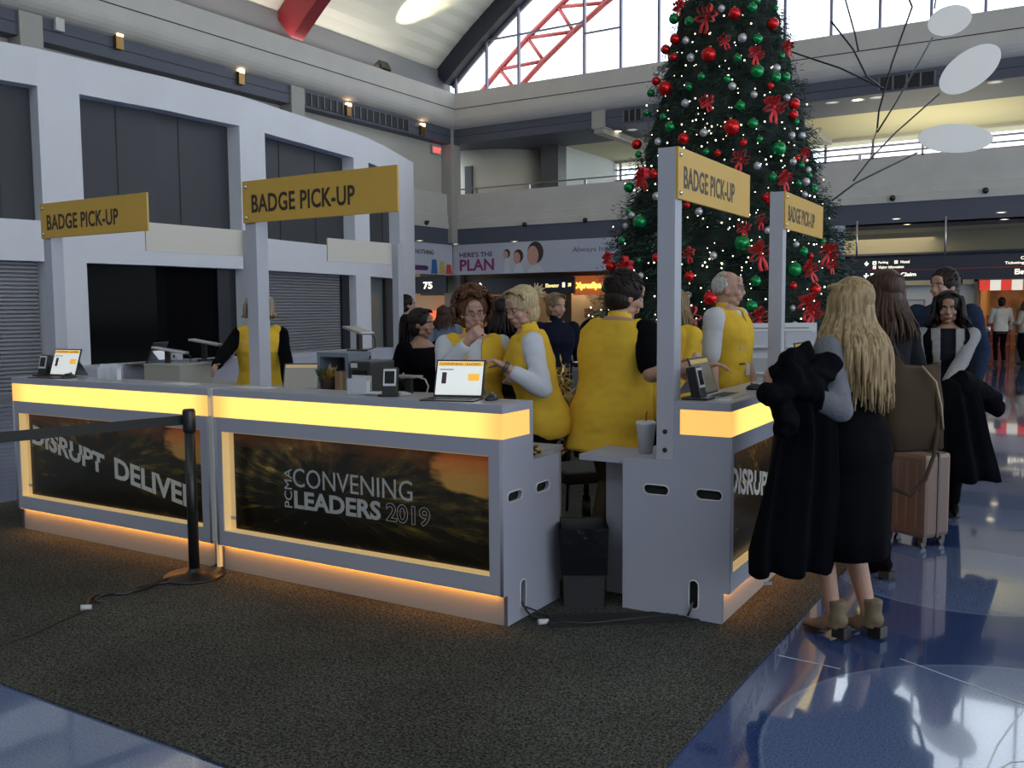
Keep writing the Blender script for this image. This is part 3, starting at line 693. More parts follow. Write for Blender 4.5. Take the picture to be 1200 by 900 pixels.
# recessed ceiling lights: real discs that shine
def dl(x, y, z, r, on_, label, gl=1.2):
    t = thing('ceiling_light', label, 'ceiling light', (x, y, z), 0, 'recessed ceiling lights')
    m = MB(); m.lathe([(r, 0), (r*1.15, -.01), (r*1.15, -.02), (r*.9, -.02), (r*.85, 0)], n=20); m.build('rim', mat('rim_white', (.6, .6, .6), .4), t)
    m = MB(); m.lathe([(r*.85, -.012), (.001, -.013)], n=20); m.build('lens', mat('lens_lit' if on_ else 'lens_dull', (.8, .75, .6), .4, emit=(1, .85, .55) if on_ else (.9, .88, .85), es=5 if on_ else .35), t)
for px, py, z, on_, lb in ((975, 120, 7.17, 0, 'unlit recessed ceiling light over the gallery, first of three beside the tree'), (1005, 117, 7.17, 1, 'lit recessed ceiling light over the gallery beside the tree'), (1027, 114, 7.17, 0, 'unlit recessed ceiling light over the gallery behind the pale mobile arm'),
      (1166, 96, 7.17, 0, 'unlit recessed ceiling light over the gallery past the pale mobile panels'), (706, 157, 7.17, 0, 'unlit recessed ceiling light above the white gallery wall'), (723, 154, 7.17, 1, 'lit recessed ceiling light above the white gallery wall'), (741, 152, 7.17, 0, 'unlit recessed ceiling light above the gallery touching the tree edge'),
      (1050, 256.5, 3.74, 1, 'lit ceiling light over the parking sign'), (1063, 263, 3.74, 1, 'small lit ceiling light behind the camera above the parking sign'), (1173, 249, 3.74, 1, 'lit ceiling light above the elevator lettering'), (1177, 257, 3.74, 1, 'second lit ceiling light above the elevator lettering, nearer the sign'),
      (492, 282, 3.74, 1, 'lit soffit light beside the white shopfront'), (534, 286, 3.74, 1, 'lit soffit light at the corner of the banner wall'), (603, 283, 3.74, 1, 'lit soffit light over the faces on the banner')):
    p = on(px, py, 2, z - .012); dl(p.x, min(p.y, 33), z, .16 if z > 5 else .11, on_, lb)
# banner wall
BANW = mat('banner_pale', (.50, .53, .62), .5)
t = thing('wall_banner', 'long pale wall banner reading here is the plan above the shops', 'banner', (XL+.1, 26.88, 2.70))
m = MB(); m.box((0, 0, 0), (13.2, .06, 1.04)); bn = m.build('panel', BANW, t)
R, U = (1, 0, 0), (0, 0, 1)
m = MB(); m.mesh(text_mesh("HERE'S THE", 1.36, .17, .02, .002), M_face((.28, -.006, .60), R, U)); m.build('lettering', mat('banner_purple_dark', (.09, .03, .13), .5), bn)
m = MB(); m.mesh(text_mesh("PLAN", 1.42, .40, .03, .002), M_face((.28, -.006, .13), R, U)); m.build('lettering', mat('banner_magenta', (.26, .03, .16), .5), bn)
m = MB(); m.mesh(text_mesh("Always have you covered", 3.1, .20, 0, .002), M_face((4.72, -.006, .58), R, U)); m.build('lettering', mat('banner_grey_text', (.12, .11, .17), .5), bn)
SKN = mat('printed_skin', (.55, .30, .24), .6); HRD = mat('printed_dark_hair', (.04, .025, .03), .6); SHW = mat('printed_shirt', (.62, .62, .68), .6)
def disc(mb, cx, cz, rx, rz, y, n=24):
    mb.poly([(cx + rx*math.cos(2*PI*k/n), y, cz + rz*math.sin(2*PI*k/n)) for k in range(n)], .002, (0, -1, 0))
for cx, s, cz in ((3.25, 1.0, .55), (2.62, .62, .50), (2.18, .42, .62)):
    pr = MB(); disc(pr, cx+.08*s, cz+.12*s, .31*s, .36*s, -.002); ph = pr.build('printed_portrait', HRD, bn)
    m = MB(); disc(m, cx-.02*s, cz+.02*s, .22*s, .32*s, -.005); m.build('face', SKN, ph)
    m = MB(); m.poly([(cx-.25*s, -.004, .01), (cx+.42*s, -.004, .01), (cx+.25*s, -.004, cz-.28*s), (cx-.05*s, -.004, cz-.30*s)], .002, (0, -1, 0)); m.build('shirt', SHW, ph)
t = thing('wall_banner', 'short pale banner with coloured shopping bags beside the white shopfront', 'banner', (XL+.12, 20.6, 2.70))
m = MB(); m.box((-.06, 0, 0), (0, 6.2, 1.04)); bn = m.build('panel', BANW, t)
m = MB(); m.mesh(text_mesh("FOR NOTHING", 1.5, .15, .02, .002), M_face((.004, 3.6, .66), (0, 1, 0), U)); m.build('lettering', HRD, bn)
for y, c, hh in ((4.95, (.03, .13, .35), .5), (5.4, (.5, .42, .12), .45), (5.8, (.6, .06, .04), .36)):
    m = MB(); m.poly([(.004, y-.02, .02), (.004, y+.36, .02), (.004, y+.30, hh), (.004, y+.05, hh)], .003, (1, 0, 0)); m.build('printed_bag', mat('bag_print_%d' % int(y*10), c, .5), bn)
m = MB(); m.poly([(.004, 3.3, .12), (.004, 4.7, .12), (.004, 4.8, .2), (.004, 4.7, .28), (.004, 3.3, .28)], .003, (1, 0, 0)); m.build('purple_tab', mat('banner_purple', (.08, .02, .12), .5), bn)
# sign row under the banner
t = thing('wayfinding_sign', 'dark hanging sign pointing to the elevator under the banner', 'sign', (-18.9, 28.0, 2.03))
m = MB(); m.box((0, -.03, 0), (2.6, .06, .55)); m.box((2.6, -.03, -.02), (4.15, .06, .55)); pn = m.build('panel', WSIGN, t)
wtxt('Elevator', 3.05, .20, .13, .52, .02, mat('lit_yellow', (.9, .8, .3), .5, emit=(1, .85, .35), es=1.4)); arrow(.35, .28, .30, PI, WLIT); arrow(3.98, .28, .16, PI*.75, mat('lit_yellow', (1, 1, 1)))
m = MB(); m.box((3.70, -.036, .2), (3.80, -.03, .36)); m.build('pictogram', WLIT, pn)
t = thing('gate_sign', 'small dark sign with gate number 75 beside the white shopfront', 'sign', (-21.4, 27.8, 2.10))
m = MB(); m.box((0, -.03, 0), (1.5, .06, .62)); pn = m.build('panel', WSIGN, t)
wtxt('75', .45, .16, .26, .42, .03)
m = MB(); m.box((-20.3, 28.2, 0), (-19.6, 28.9, 3.74)); struct(m.build('column_2', mat('column_taupe', (.33, .30, .25), .6)))
m = MB(); m.box((-16.5, 30.3, 0), (-16.25, 30.6, 3.74)); struct(m.build('column_3', mat('dark_brown_wood', (.06, .035, .025), .5)))
m = MB(); m.box((XL-6, 31.5, 0), (-8.5, 31.7, 3.76)); m.box((-8.6, 31, 0), (-8.4, 31.7, 3.76)); struct(m.build('wall_concourse_left', mat('concourse_warm_wall', (.42, .33, .22), .7, noise_amt=.1, nscale=.8)))
m = MB(); m.box((XL-2.6, 28.5, 2.03), (-8.6, 28.62, 3.74)); struct(m.build('wall_fascia_shops', mat('fascia_brown', (.16, .10, .06), .6)))
t = thing('neon_shop_sign', 'glowing yellow neon shop sign on the reddish fascia beside the elevator sign', 'sign', (-14.72, 28.0, 1.98))
m = MB(); m.box((-.12, .06, -.02), (3.0, .2, .62)); pn = m.build('panel', mat('fascia_red', (.5, .12, .05), .5, emit=(1, .25, .06), es=.25), t)
m = MB(); m.mesh(text_mesh('XpresSpa', .95, .26, .03, .01), M_face((.0, .04, .14), R, U)); m.build('lettering', mat('neon_yellow', (1, .8, .1), .5, emit=(1, .78, .08), es=3.5), pn)
# brightly lit shop counters of the concourse
ORG = mat('shop_glow_red', (.7, .12, .05), .5, emit=(1, .16, .05), es=.9)
t = thing('shop_display', 'red lit shop display behind the gate number sign', 'display', (-23.4, 30.4, 0))
m = MB(); m.box((0, 0, 0), (2.6, .5, 1.0)); m.build('counter', mat('shop_tan', (.5, .36, .2), .6), t)
for k in range(5): m = MB(); m.box((.1+.5*k, .1, 1.0+.07*(k % 3)), (.5+.5*k, .3, 1.45)); m.build('lit_panel', ORG, t)
t = thing('slatted_screen', 'row of dark vertical slats in front of the lit shop behind the two women', 'screen', (-19.75, 30.2, 0))
for k in range(12): m = MB(); m.box((.12*k, 0, 0), (.12*k+.05, .08, 2.0)); m.build('slat', mat('dark_brown_wood', (1, 1, 1)), t)
t = thing('wall_picture', 'square four-part picture on the warm lit wall of the spa', 'picture', (-16.15, 31.44, 1.15))
for i in range(2):
    for j in range(2): m = MB(); m.box((.20*i, 0, .19*j), (.20*i+.17, .04, .19*j+.165)); m.build('panel', mat('picture_brown', (.15, .10, .07), .5), t)
lamp('AREA', (-17.5, 30.9, 3.5), 45, (1, .62, .30), 1.2); lamp('AREA', (-22, 29.5, 3.5), 40, (1, .5, .2), 1.2)
lamp('SPOT', (-16.5, 31.1, 2.6), 40, (1, .72, .42), .05, (math.radians(14), 0, 0), spot_size=1.2); lamp('SPOT', (-15.9, 31.1, 2.6), 22, (1, .72, .42), .05, (math.radians(14), 0, 0), spot_size=1.2)
lamp('AREA', (-11.5, 30, 3.6), 25, (1, .8, .55), 2)
# gallery lights and the floodlight on the beam
lamp('AREA', (-4, YF+3.5, 4.75), 120, (1, .9, .6), 4.0, (PI, 0, 0)); lamp('AREA', (-14, YF+1.2, 7.0), 14, (1, .86, .62), 2.0)
p = on(451, 84, 0, -18.75)
t = thing('floodlight', 'small black floodlight on top of the long concrete beam', 'light', (p.x, p.y, 8.80))
m = MB(); m.box((-.15, -.22, .06), (.15, .22, .36), Matrix.Rotation(-.5, 4, 'Y'), bev=.02); m.build('housing', mat('black_metal', (.015, .015, .015), .4), t)
m = MB(); m.tube([(0, -.25, .22), (0, -.25, 0), (0, .25, 0), (0, .25, .22)], .02, 6); m.build('bracket', mat('black_metal', (1, 1, 1)), t)
p2 = on(475, 22, 0, -16.2)
o = lamp('SPOT', (p.x+.15, p.y, 9.25), 900, (1, .93, .62), .05, spot_size=.75, spot_blend=.7)
o.rotation_euler = (V((-17.9, p.y+.9, 11.0)) - o.location).to_track_quat('-Z', 'Y').to_euler()
# unseen area lights added at beam height to brighten the vault and upper hall
for (x, y, l_, rz) in ((XL+.1, 2, 18, 0), (XL+.1, 18, 12, 0), (13.6, 8, 30, 0)):
    o = lamp('AREA', (x, y, 8.95 if x < 0 else 10.1), UPW*l_/18, (1, .95, .84), 1, (PI, 0, 0)); o.data.shape = 'RECTANGLE'; o.data.size = .3; o.data.size_y = l_
    o.rotation_euler = (PI, (.5 if x < 0 else -.5), 0)
# small wall lights under the near gallery band
for i, (px, py) in enumerate(((68, 28), (138, 50), (281, 92), (407, 130), (494, 153))):
    q = on(px, py, 0, XL + .30)
    t = thing('wall_light', ['pale unlit square fitting on the dark band nearest the pilaster', 'brass wall light on the dark band above the first shop window', 'brass wall light on the dark band above the second shop window', 'brass wall light between two grilles on the dark band', 'brass wall light at the end of the grille near the hall corner'][i], 'wall light', (XL+.28, q.y, q.z))
    m = MB(); m.box((0, -.10, -.16), (.10, .10, .16), bev=.01); m.build('housing', mat('brass_housing', (.25, .15, .05), .3, .8) if i else mat('rim_white', (1, 1, 1)), t)
    m = MB(); m.box((.02, -.08, .13), (.12, .08, .22)); m.build('bulb', mat('bulb_warm', (1, .7, .4), .4, emit=(1, .66, .35), es=6) if i else mat('rim_white', (1, 1, 1)), t)
def grille(wl, a, b, z, label, n):
    t = thing('air_grille', label, 'grille', (XL+.28, a, z) if wl == 'L' else (a, YF-.28, z))
    L_ = b - a
    m = MB(); m.box((0, 0, -.17), (.02, L_, .17)) if wl == 'L' else m.box((0, -.02, -.17), (L_, 0, .17)); m.build('back', mat('grille_black', (.01, .01, .012), .6), t)
    for k in range(n+1):
        s = L_*k/n; m = MB(); m.box((.0, s-.02, -.17), (.04, s+.02, .17)) if wl == 'L' else m.box((s-.02, -.04, -.17), (s+.02, 0, .17)); m.build('fin', mat('grille_grey', (.16, .16, .18), .5), t)
y0 = on(356, 110, 0, XL+.28).y; y1 = on(401, 125, 0, XL+.28).y; grille('L', y0, y1, 7.40, 'black air grille on the dark band next to the pilaster above the shopfront', 6)
y0 = on(414, 128, 0, XL+.28).y; y1 = on(478, 148, 0, XL+.28).y; grille('L', y0, y1, 7.40, 'longer black air grille on the dark band nearer the hall corner', 9)
x0 = on(1031, 85, 1, YF-.28); x1 = on(1096, 80, 1, YF-.28); grille('F', x0.x, x1.x, 7.40, 'air grille on the far dark band behind the mobile', 4)
x0 = on(731, 133, 1, YF-.28); x1 = on(752, 131, 1, YF-.28); grille('F', x0.x, x1.x, 7.40, 'small air grille on the far dark band touching the tree', 3)
# exit sign
q = on(510, 176, 0, XL-.1)
t = thing('exit_sign', 'small red lit exit sign on the cream wall near the hall corner', 'sign', (XL-.02, q.y, q.z))
m = MB(); m.box((-.08, -.28, -.15), (0, .28, .15)); pn = m.build('box', mat('exit_box', (.5, .45, .42), .5), t)
m = MB(); m.mesh(text_mesh('EXIT', .42, .17, .03, .004), M_face((.004, -.21, -.09), (0, 1, 0), U)); m.build('lettering', mat('exit_red', (1, .1, .08), .5, emit=(1, .08, .06), es=2.5), pn)
# dome cameras along the parapet
for i, (px, py) in enumerate(((500, 260), (615, 262), (686, 257), (1046, 231), (1155, 222))):
    q = on(px, py, 1, YF-.18) if px > 529 else on(px, py, 0, XL+.18)
    t = thing('dome_camera', ['dark dome camera on the parapet beside the white shopfront', 'dark dome camera on the parapet above the here is the plan lettering', 'dark dome camera on the parapet above the banner faces', 'dark dome camera on the parapet above the parking sign', 'dark dome camera on the parapet above the elevator lettering'][i], 'camera', (q.x, q.y, q.z))
    m = MB(); m.box((-.05, -.05, -.02), (.05, .10, .04)); m.build('mount', mat('black_metal', (1, 1, 1)), t)
    m = MB(); m.sph((0, -.02, -.03), .08); m.build('dome', mat('dome_black', (.01, .01, .012), .15), t)
# hanging mobile with pale panels on thin dark rods
t = thing('hanging_mobile', 'large hanging mobile of pale rounded panels on thin dark rods', 'mobile', tuple(atd(1040, -60, 13)))
o0 = t.location.copy()
ROD = mat('rod_black', (.02, .02, .022), .4); PANEL = mat('mobile_panel_white', (.82, .80, .76), .6)
def rod(pts, D, r=.012):
    m = MB(); m.tube([atd(x, y, d) - o0 for (x, y), d in zip(pts, D)], r, 6); m.build('rod', ROD, t)
rod([(1093, 44), (1066, 92), (1050, 120), (1028, 155)], (13, 12.6, 12.5, 12.4)); rod([(1069, 8), (1045, 75), (1030, 130), (1028, 150)], (12, 12.1, 12.3, 12.4))
rod([(1101, 110), (1050, 155), (1020, 186), (1000, 212)], (13.2, 12.8, 12.4, 12.2)); rod([(1075, 179), (1040, 196), (1002, 215), (975, 235)], (12.6, 12.4, 12.2, 12.0))
rod([(974, 25), (1000, 58), (1016, 90), (1030, 100)], (12.5, 12.4, 12.4, 12.4)); rod([(988, -10), (1002, 40), (1006, 60)], (12.8, 12.5, 12.4)); rod([(925, 60), (985, 80), (1010, 92), (1036, 104)], (13.4, 13, 12.8, 12.6))
rod([(1040, -60), (1069, 8)], (13, 12)); rod([(1040, -60), (988, -10)], (13, 12.8)); rod([(1040, -60), (1100, -20), (1095, 10)], (13, 13, 13)); rod([(1028, 150), (1022, 172), (1020, 186)], (12.4, 12.4, 12.4), .006)
def panel(outline, D, sk):
    c = [atd(x, y, D + sk*i/len(outline)) - o0 for i, (x, y) in enumerate(outline)]
    cen = sum(c, V())/len(c)
    pts = []
    n = len(c)
    for i in range(n):      # rounded outline
        a, b, d, e = c[(i-1) % n], c[i], c[(i+1) % n], c[(i+2) % n]
        for s in range(5):
            u = s/5.; pts.append(.5*((2*b) + (d-a)*u + (2*a-5*b+4*d-e)*u*u + (3*b-a-3*d+e)*u*u*u))
    m = MB(); vs = [m.bm.verts.new(p) for p in pts]; cv = m.bm.verts.new(cen); nn = len(vs)
    w2 = [m.bm.verts.new(p + F0*.012) for p in pts]; cw = m.bm.verts.new(cen + F0*.012)
    for i in range(nn):
        m._f([vs[i], vs[(i+1) % nn], cv]); m._f([w2[(i+1) % nn], w2[i], cw]); m._f([vs[i], w2[i], w2[(i+1) % nn], vs[(i+1) % nn]])
    m.build('panel', PANEL, t)
def oval(cx, cy, a, b, rot): return [(cx + a*math.cos(t)*math.cos(rot) - b*math.sin(t)*math.sin(rot), cy + a*math.cos(t)*math.sin(rot) + b*math.sin(t)*math.cos(rot)) for t in [2*PI*k/12 for k in range(12)]]
panel(oval(1113, 24, 27, 17, -.35), 13, 0)
panel(oval(1137, 81, 42, 21, -.62), 13.2, 0)
panel(oval(1120, 162, 44, 17, .0), 12.6, 0)
# ================================================================= Christmas tree
import numpy as np
TX, TY, TZT, TK = atd(850, 300, 13.0).x, atd(850, 300, 13.0).y, 8.25, .277
def tr(z): return min(1.98, TK*(TZT - z)) if z > .95 else 1.98 - (.95 - z)*.9
tree = thing('christmas_tree', 'giant decorated dark green Christmas tree towering over the hall floor', 'tree', (TX, TY, 0))
m = MB(); m.cyl((0, 0, 0), (0, 0, 7.8), .16, .03, 14); m.build('trunk', mat('bark', (.05, .03, .02), .9), tree)
def foliage():
    rs = np.random.RandomState(5)
    # one spray: a twig with needles, along +X, length 1
    tri = []
    for k in range(15):
        x = .05 + .95*k/15.; side = 1 if k % 2 else -1
        for q in range(7):
            a = rs.uniform(.45, .95)*side; l = (.42 - .25*x)*rs.uniform(.6, 1.0)
            d = np.array([math.cos(a), math.sin(a), rs.uniform(-.35, .35)]); b0 = np.array([x + rs.uniform(-.03, .03), side*rs.uniform(0, .14), rs.uniform(-.05, .05)])
            if q > 2: b0 = b0 + d*rs.uniform(0, .2)
            w_ = np.cross(d, rs.normal(size=3)); w_ /= np.linalg.norm(w_) + 1e-9
            tri += [b0 - w_*.013, b0 + w_*.013, b0 + d*l*.62]
    T = np.array(tri)
    sprays = []
    N = 1750
    for i in range(N):
        u = rs.uniform(0, 1); z = .35 + (TZT - .4)*(1 - math.sqrt(1-u*.999)) if i > 150 else rs.uniform(.3, 3)
        a = rs.uniform(0, 2*PI); r = tr(z)*rs.uniform(.78, .99); L = (.30 + .30*min(1, tr(z)/1.5))*rs.uniform(.8, 1.15)
        d = np.array([math.cos(a), math.sin(a), rs.uniform(-.45, .12)]); d /= np.linalg.norm(d)
        s = np.cross([0, 0, 1.], d); s /= np.linalg.norm(s); tw = rs.uniform(-.6, .6); n = np.cross(d, s)
        s2 = s*math.cos(tw) + n*math.sin(tw); n2 = np.cross(d, s2)
        base = np.array([math.cos(a)*r, math.sin(a)*r, z]) - d*L*.92
        M3 = np.stack([d, s2, n2], axis=0)*L
        sprays.append(T @ M3 + base)
    return np.concatenate(sprays)
P_ = foliage().astype(np.float32)
me = bpy.data.meshes.new('foliage'); nv = len(P_); nf = nv//3
me.vertices.add(nv); me.vertices.foreach_set('co', P_.ravel()); me.loops.add(nv); me.loops.foreach_set('vertex_index', np.arange(nv, dtype=np.int32))
me.polygons.add(nf); me.polygons.foreach_set('loop_start', np.arange(0, nv, 3, dtype=np.int32)); me.update(); me.validate()
me.materials.append(mat('fir_needles', (.022, .060, .042), .55, noise_amt=.5, nscale=5))
o = bpy.data.objects.new('foliage', me); COL.objects.link(o); o.parent = tree
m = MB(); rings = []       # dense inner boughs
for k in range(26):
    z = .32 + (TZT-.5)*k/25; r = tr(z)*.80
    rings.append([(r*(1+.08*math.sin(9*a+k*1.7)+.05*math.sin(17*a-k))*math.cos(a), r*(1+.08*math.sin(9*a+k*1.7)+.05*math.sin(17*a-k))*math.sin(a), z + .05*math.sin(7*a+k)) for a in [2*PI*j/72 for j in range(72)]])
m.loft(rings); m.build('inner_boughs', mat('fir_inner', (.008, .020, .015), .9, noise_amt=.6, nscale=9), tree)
def cone_hit(px, py, off=0.):
    d = ray(px, py); C = CAMP - V((TX, TY, 0)); k = TK
    # |C+dt|xy = k*(ZT - z) + off  -> quadratic, near root
    A = d.x*d.x + d.y*d.y - k*k*d.z*d.z; e = k*(TZT - C.z) + off
    B = 2*(C.x*d.x + C.y*d.y + k*d.z*e); D_ = C.x*C.x + C.y*C.y - e*e
    q = B*B - 4*A*D_
    if q < 0: return atd(px, py, 13.0 - .1)
    t = (-B - math.sqrt(q))/(2*A); p = CAMP + d*t
    if p.z < .95:
        B = 2*(C.x*d.x + C.y*d.y); A = d.x*d.x + d.y*d.y; D_ = C.x*C.x + C.y*C.y - (1.98+off)**2; q = B*B - 4*A*D_
        if q > 0: p = CAMP + d*((-B - math.sqrt(q))/(2*A))
    return p
BALLS = {'R': [(791,46,6),(780,58,5.5),(789,67,4.5),(861,16,7),(830.5,64,8.5),(779,103,8),(768.7,95,5),(827.5,121,4.5),(857.5,149,9.5),(801,162.5,6.5),(746,169,6),(871,167,4.5),(841,179.5,4),(905.5,28,7),(903,100.5,4),(930.7,122,6.5),(929.5,134.5,5.5),(934.5,185.5,3.5),(770,302,6),(715.5,312,6),(808,324,6),(832.5,349.5,8.5),(897.5,231,5),(904,233,8),(766,204,5.5),(805,240.7,4),(950,300,3.5),(955.5,339,6.5),(907,373,4),(929.5,335,4.5)],
 'G': [(790,22,6),(808,25,5.5),(881,9,6),(887,1,4),(887.5,46,6),(864,68,5),(887,84,8),(822,90,4.5),(852,93,4.5),(807.5,102,4),(762.5,109,4.5),(867.5,124,6),(757.5,132.5,4),(785,149,6),(777.5,137,4),(882,145,6.5),(748,181,4),(890,163,4),(827.5,178,4),(737,219.5,6),(908.7,10.5,3.5),(908.7,91,6.5),(920.5,91,5.5),(916,66,3.5),(933,143,3.5),(912.5,174.5,8.5),(939,194,4),(905.5,208,5.5),(954,221,4.5),(936,215,3.5),(750,260,8),(737,247.5,3.5),(729.5,282,4.5),(749,305.5,3),(710,338,5.5),(716,345,6.5),(869.5,285,9.5),(885.5,329.5,6.5),(848,327.5,4),(880.5,359,7.5),(949,206,3),(941.5,295,5.5),(931,316,9),(964.5,283,3.5)],
 'W': [(803.7,47.5,4),(845.5,10,4),(870,44.5,5),(809.5,67.5,4.5),(769,85.5,4),(858,101,4.5),(883.5,111,4),(803,121,4.5),(824.5,155.5,4.5),(771,166,4),(887.5,194.5,4.5),(910,80,4.5),(922,114.5,4),(928,159,4),(940,159,4),(929.5,189.5,4),(947,199,3.5),(944.5,213,4.5),(769,230,4.5),(740.5,252,4),(733,264.5,3.5),(751,323,3.5),(819,248,4.5),(836,299.5,4.5),(806.5,346,4),(899,270,4),(901.7,269.5,4.5),(943,228,3.5),(933,286.5,3.5),(931,381,4.5),(929,361,3.5)]}
BM = {'R': mat('ball_red', (.62, .012, .014), .18, .55), 'G': mat('ball_green', (.008, .26, .075), .2, .55), 'W': mat('ball_silver', (.55, .56, .60), .28, .5)}
m = MB(); m.sph((0, 0, 0), 1, 20, 12); m.mi = 1; m.cyl((0, 0, .96), (0, 0, 1.14), .18, .16, 10); m.mi = 0
base = {}
cn = {'R': 'red', 'G': 'green', 'W': 'silver white'}
bm0 = m.build('ball_ornament', [BM['R'], mat('gold_cap', (.6, .45, .2), .3, .9)])
for c, L_ in BALLS.items():
    for i, (px, py, r) in enumerate(L_):
        p = cone_hit(px, py, .03); D = (p - CAMP).dot(F0); rr = r*D/FPX
        if c == 'R' and i == 0: o = bm0
        else:
            if c not in base:
                me = bm0.data.copy() if c != 'R' else bm0.data; me.materials[0] = BM[c]; base[c] = me
            o = bpy.data.objects.new('ball_ornament', base[c]); COL.objects.link(o)
        if c == 'R': base['R'] = bm0.data
        o.location = p; o.scale = (rr, rr, rr); o.rotation_euler = (random.Random(i).uniform(-.3, .3), random.Random(i+9).uniform(-.3, .3), i)
        sz = 'large' if r >= 7 else ('medium' if r >= 5 else 'small'); zone = 'top' if p.z > 5.0 else ('upper middle' if p.z > 3.4 else ('lower middle' if p.z > 2.2 else 'bottom'))
        lb = '%s shiny %s ball on the %s part of the Christmas tree' % (sz, cn[c], zone)
        tag(o, lb, 'ornament', '%s %s balls on the %s of the tree' % (sz, cn[c], zone))
# bows
def bow_mesh():
    mb = MB()
    for k, a in enumerate((20, 75, 150, 205, 115, -20)):
        a = math.radians(a); d = V((math.cos(a), 0, math.sin(a))); n = V((-math.sin(a), 0, math.cos(a))); L_ = 1.0 if k < 4 else .8
        pts = []
        for t in range(9):
            u = t/8; ang = 2*PI*u
            pts.append(d*(L_*.5*(1-math.cos(ang))) + n*(.20*math.sin(ang)) + V((0, -.15-.18*math.sin(PI*u), 0)))
        rings = [[p + V((0, .24*s_*math.sin(PI*min(1, max(0, pts.index(p)/8)))**.5 + .05*s_, 0)) + d.cross(V((0, 1, 0)))*0 for s_ in (-1, 1)] for p in pts]
        for A, B in zip(rings, rings[1:]):
            vs = [mb.bm.verts.new(q) for q in (A[0], A[1], B[1], B[0])]; mb._f(vs, True)
            vs = [mb.bm.verts.new(q + n*.03) for q in (A[0], A[1], B[1], B[0])]; mb._f(vs, True)
    for s_ in (-1, 1):
        pts = [(0, -.15, 0), (s_*.12, -.25, -.45), (s_*.26, -.2, -.9), (s_*.22, -.22, -1.35)]
        mb.tube(pts, [.10, .14, .16, .17], 6, flat=((0, 1, 0), .15))
    mb.sph((0, -.22, 0), .17, 10, 7)
    return mb
b0 = bow_mesh().build('ribbon_bow', mat('red_velvet_ribbon', (.72, .012, .02), .55, sheen=.3), recalc=True)
BOWS = [(829,20,13),(849,48,8),(885,65,10),(905,127,14),(829,120,9),(867,187,11),(756,208,12),(872,268,9),(892,258,8),(889,297,15),(736,314,13),(808,297,8),(970,296,12),(948,317,11),(808,373,15),(889,372,13),(945,357,14),(918,210,10),(942,180,7),(797,8,8),(922,56,8),(714,303,8),(951,367,12),(974,312,7)]
where = ['at the very top left of the trunk line', 'below the top bow', 'high on the tree near the sky', 'above the tall sign', 'between white and red balls']
for i, (px, py, r) in enumerate(BOWS):
    p = cone_hit(px, py, .06); D = (p - CAMP).dot(F0)
    o = b0 if i == 0 else b0.copy()
    if i: COL.objects.link(o)
    rr = r*D/FPX*1.05; o.scale = (rr, rr, rr); o.location = p
    out = V((p.x-TX, p.y-TY, 0)).normalized(); rd = random.Random(i*7)
    o.rotation_euler = (rd.uniform(-.3, .1), rd.uniform(-.5, .5), math.atan2(out.x, -out.y) + rd.uniform(-.3, .3))
    zone = 'top' if p.z > 5.0 else ('upper middle' if p.z > 3.4 else ('lower middle' if p.z > 2.2 else 'bottom'))
    sz = 'large' if r >= 12 else 'small'
    tag(o, '%s red ribbon bow with tails on the %s part of the Christmas tree' % (sz, zone), 'bow', '%s red bows on the %s of the tree' % (sz, zone))
# fairy lights: one string, its wire wound round the tree
sl = thing('string_lights', 'string of tiny warm white lights wound round the Christmas tree', 'string lights', (TX, TY, 0))
m = MB(); pts = []
for k in range(700):
    z = 1.0 + 6.9*k/700; a = k*.42; r = tr(z)*.93; pts.append((r*math.cos(a), r*math.sin(a), z + .03*math.sin(k)))
m.tube(pts, .004, 4); m.build('wire', mat('wire_green', (.01, .03, .015), .6), sl)
BW = mat('fairy_light', (1, .9, .7), .4, emit=(1, .86, .62), es=4.5)
rs = random.Random(11); oct_ = None; stuff = MB(); nb_ = 0
for k in range(520):
    px = rs.uniform(690, 990); py = rs.uniform(-40, 430)
    zc = atd(850, py, 13).z
    if abs(px-850)/FPX*13 > tr(zc)*.90: continue
    p = cone_hit(px, py, .0) - V((TX, TY, 0)); r = rs.choice((.006, .007, .009, .011))
    if nb_ < 100:
        if oct_ is None: mm = MB(); mm.sph((0, 0, 0), 1, 6, 4); o = mm.build('bulb', BW, sl); oct_ = o.data
        else: o = bpy.data.objects.new('bulb', oct_); COL.objects.link(o); o.parent = sl
        o.location = p; o.scale = (r, r, r)
    else: stuff.sph(p, r, 6, 4)
    nb_ += 1
for k in range(260):    # the far side
    a = rs.uniform(0, 2*PI); z = rs.uniform(.6, 7.8); 
    if math.cos(a)*F0.x + math.sin(a)*F0.y < 0: continue
    stuff.sph((tr(z)*math.cos(a), tr(z)*math.sin(a), z), .012, 6, 4)
o = stuff.build('bulbs', BW, sl); o['kind'] = 'stuff'
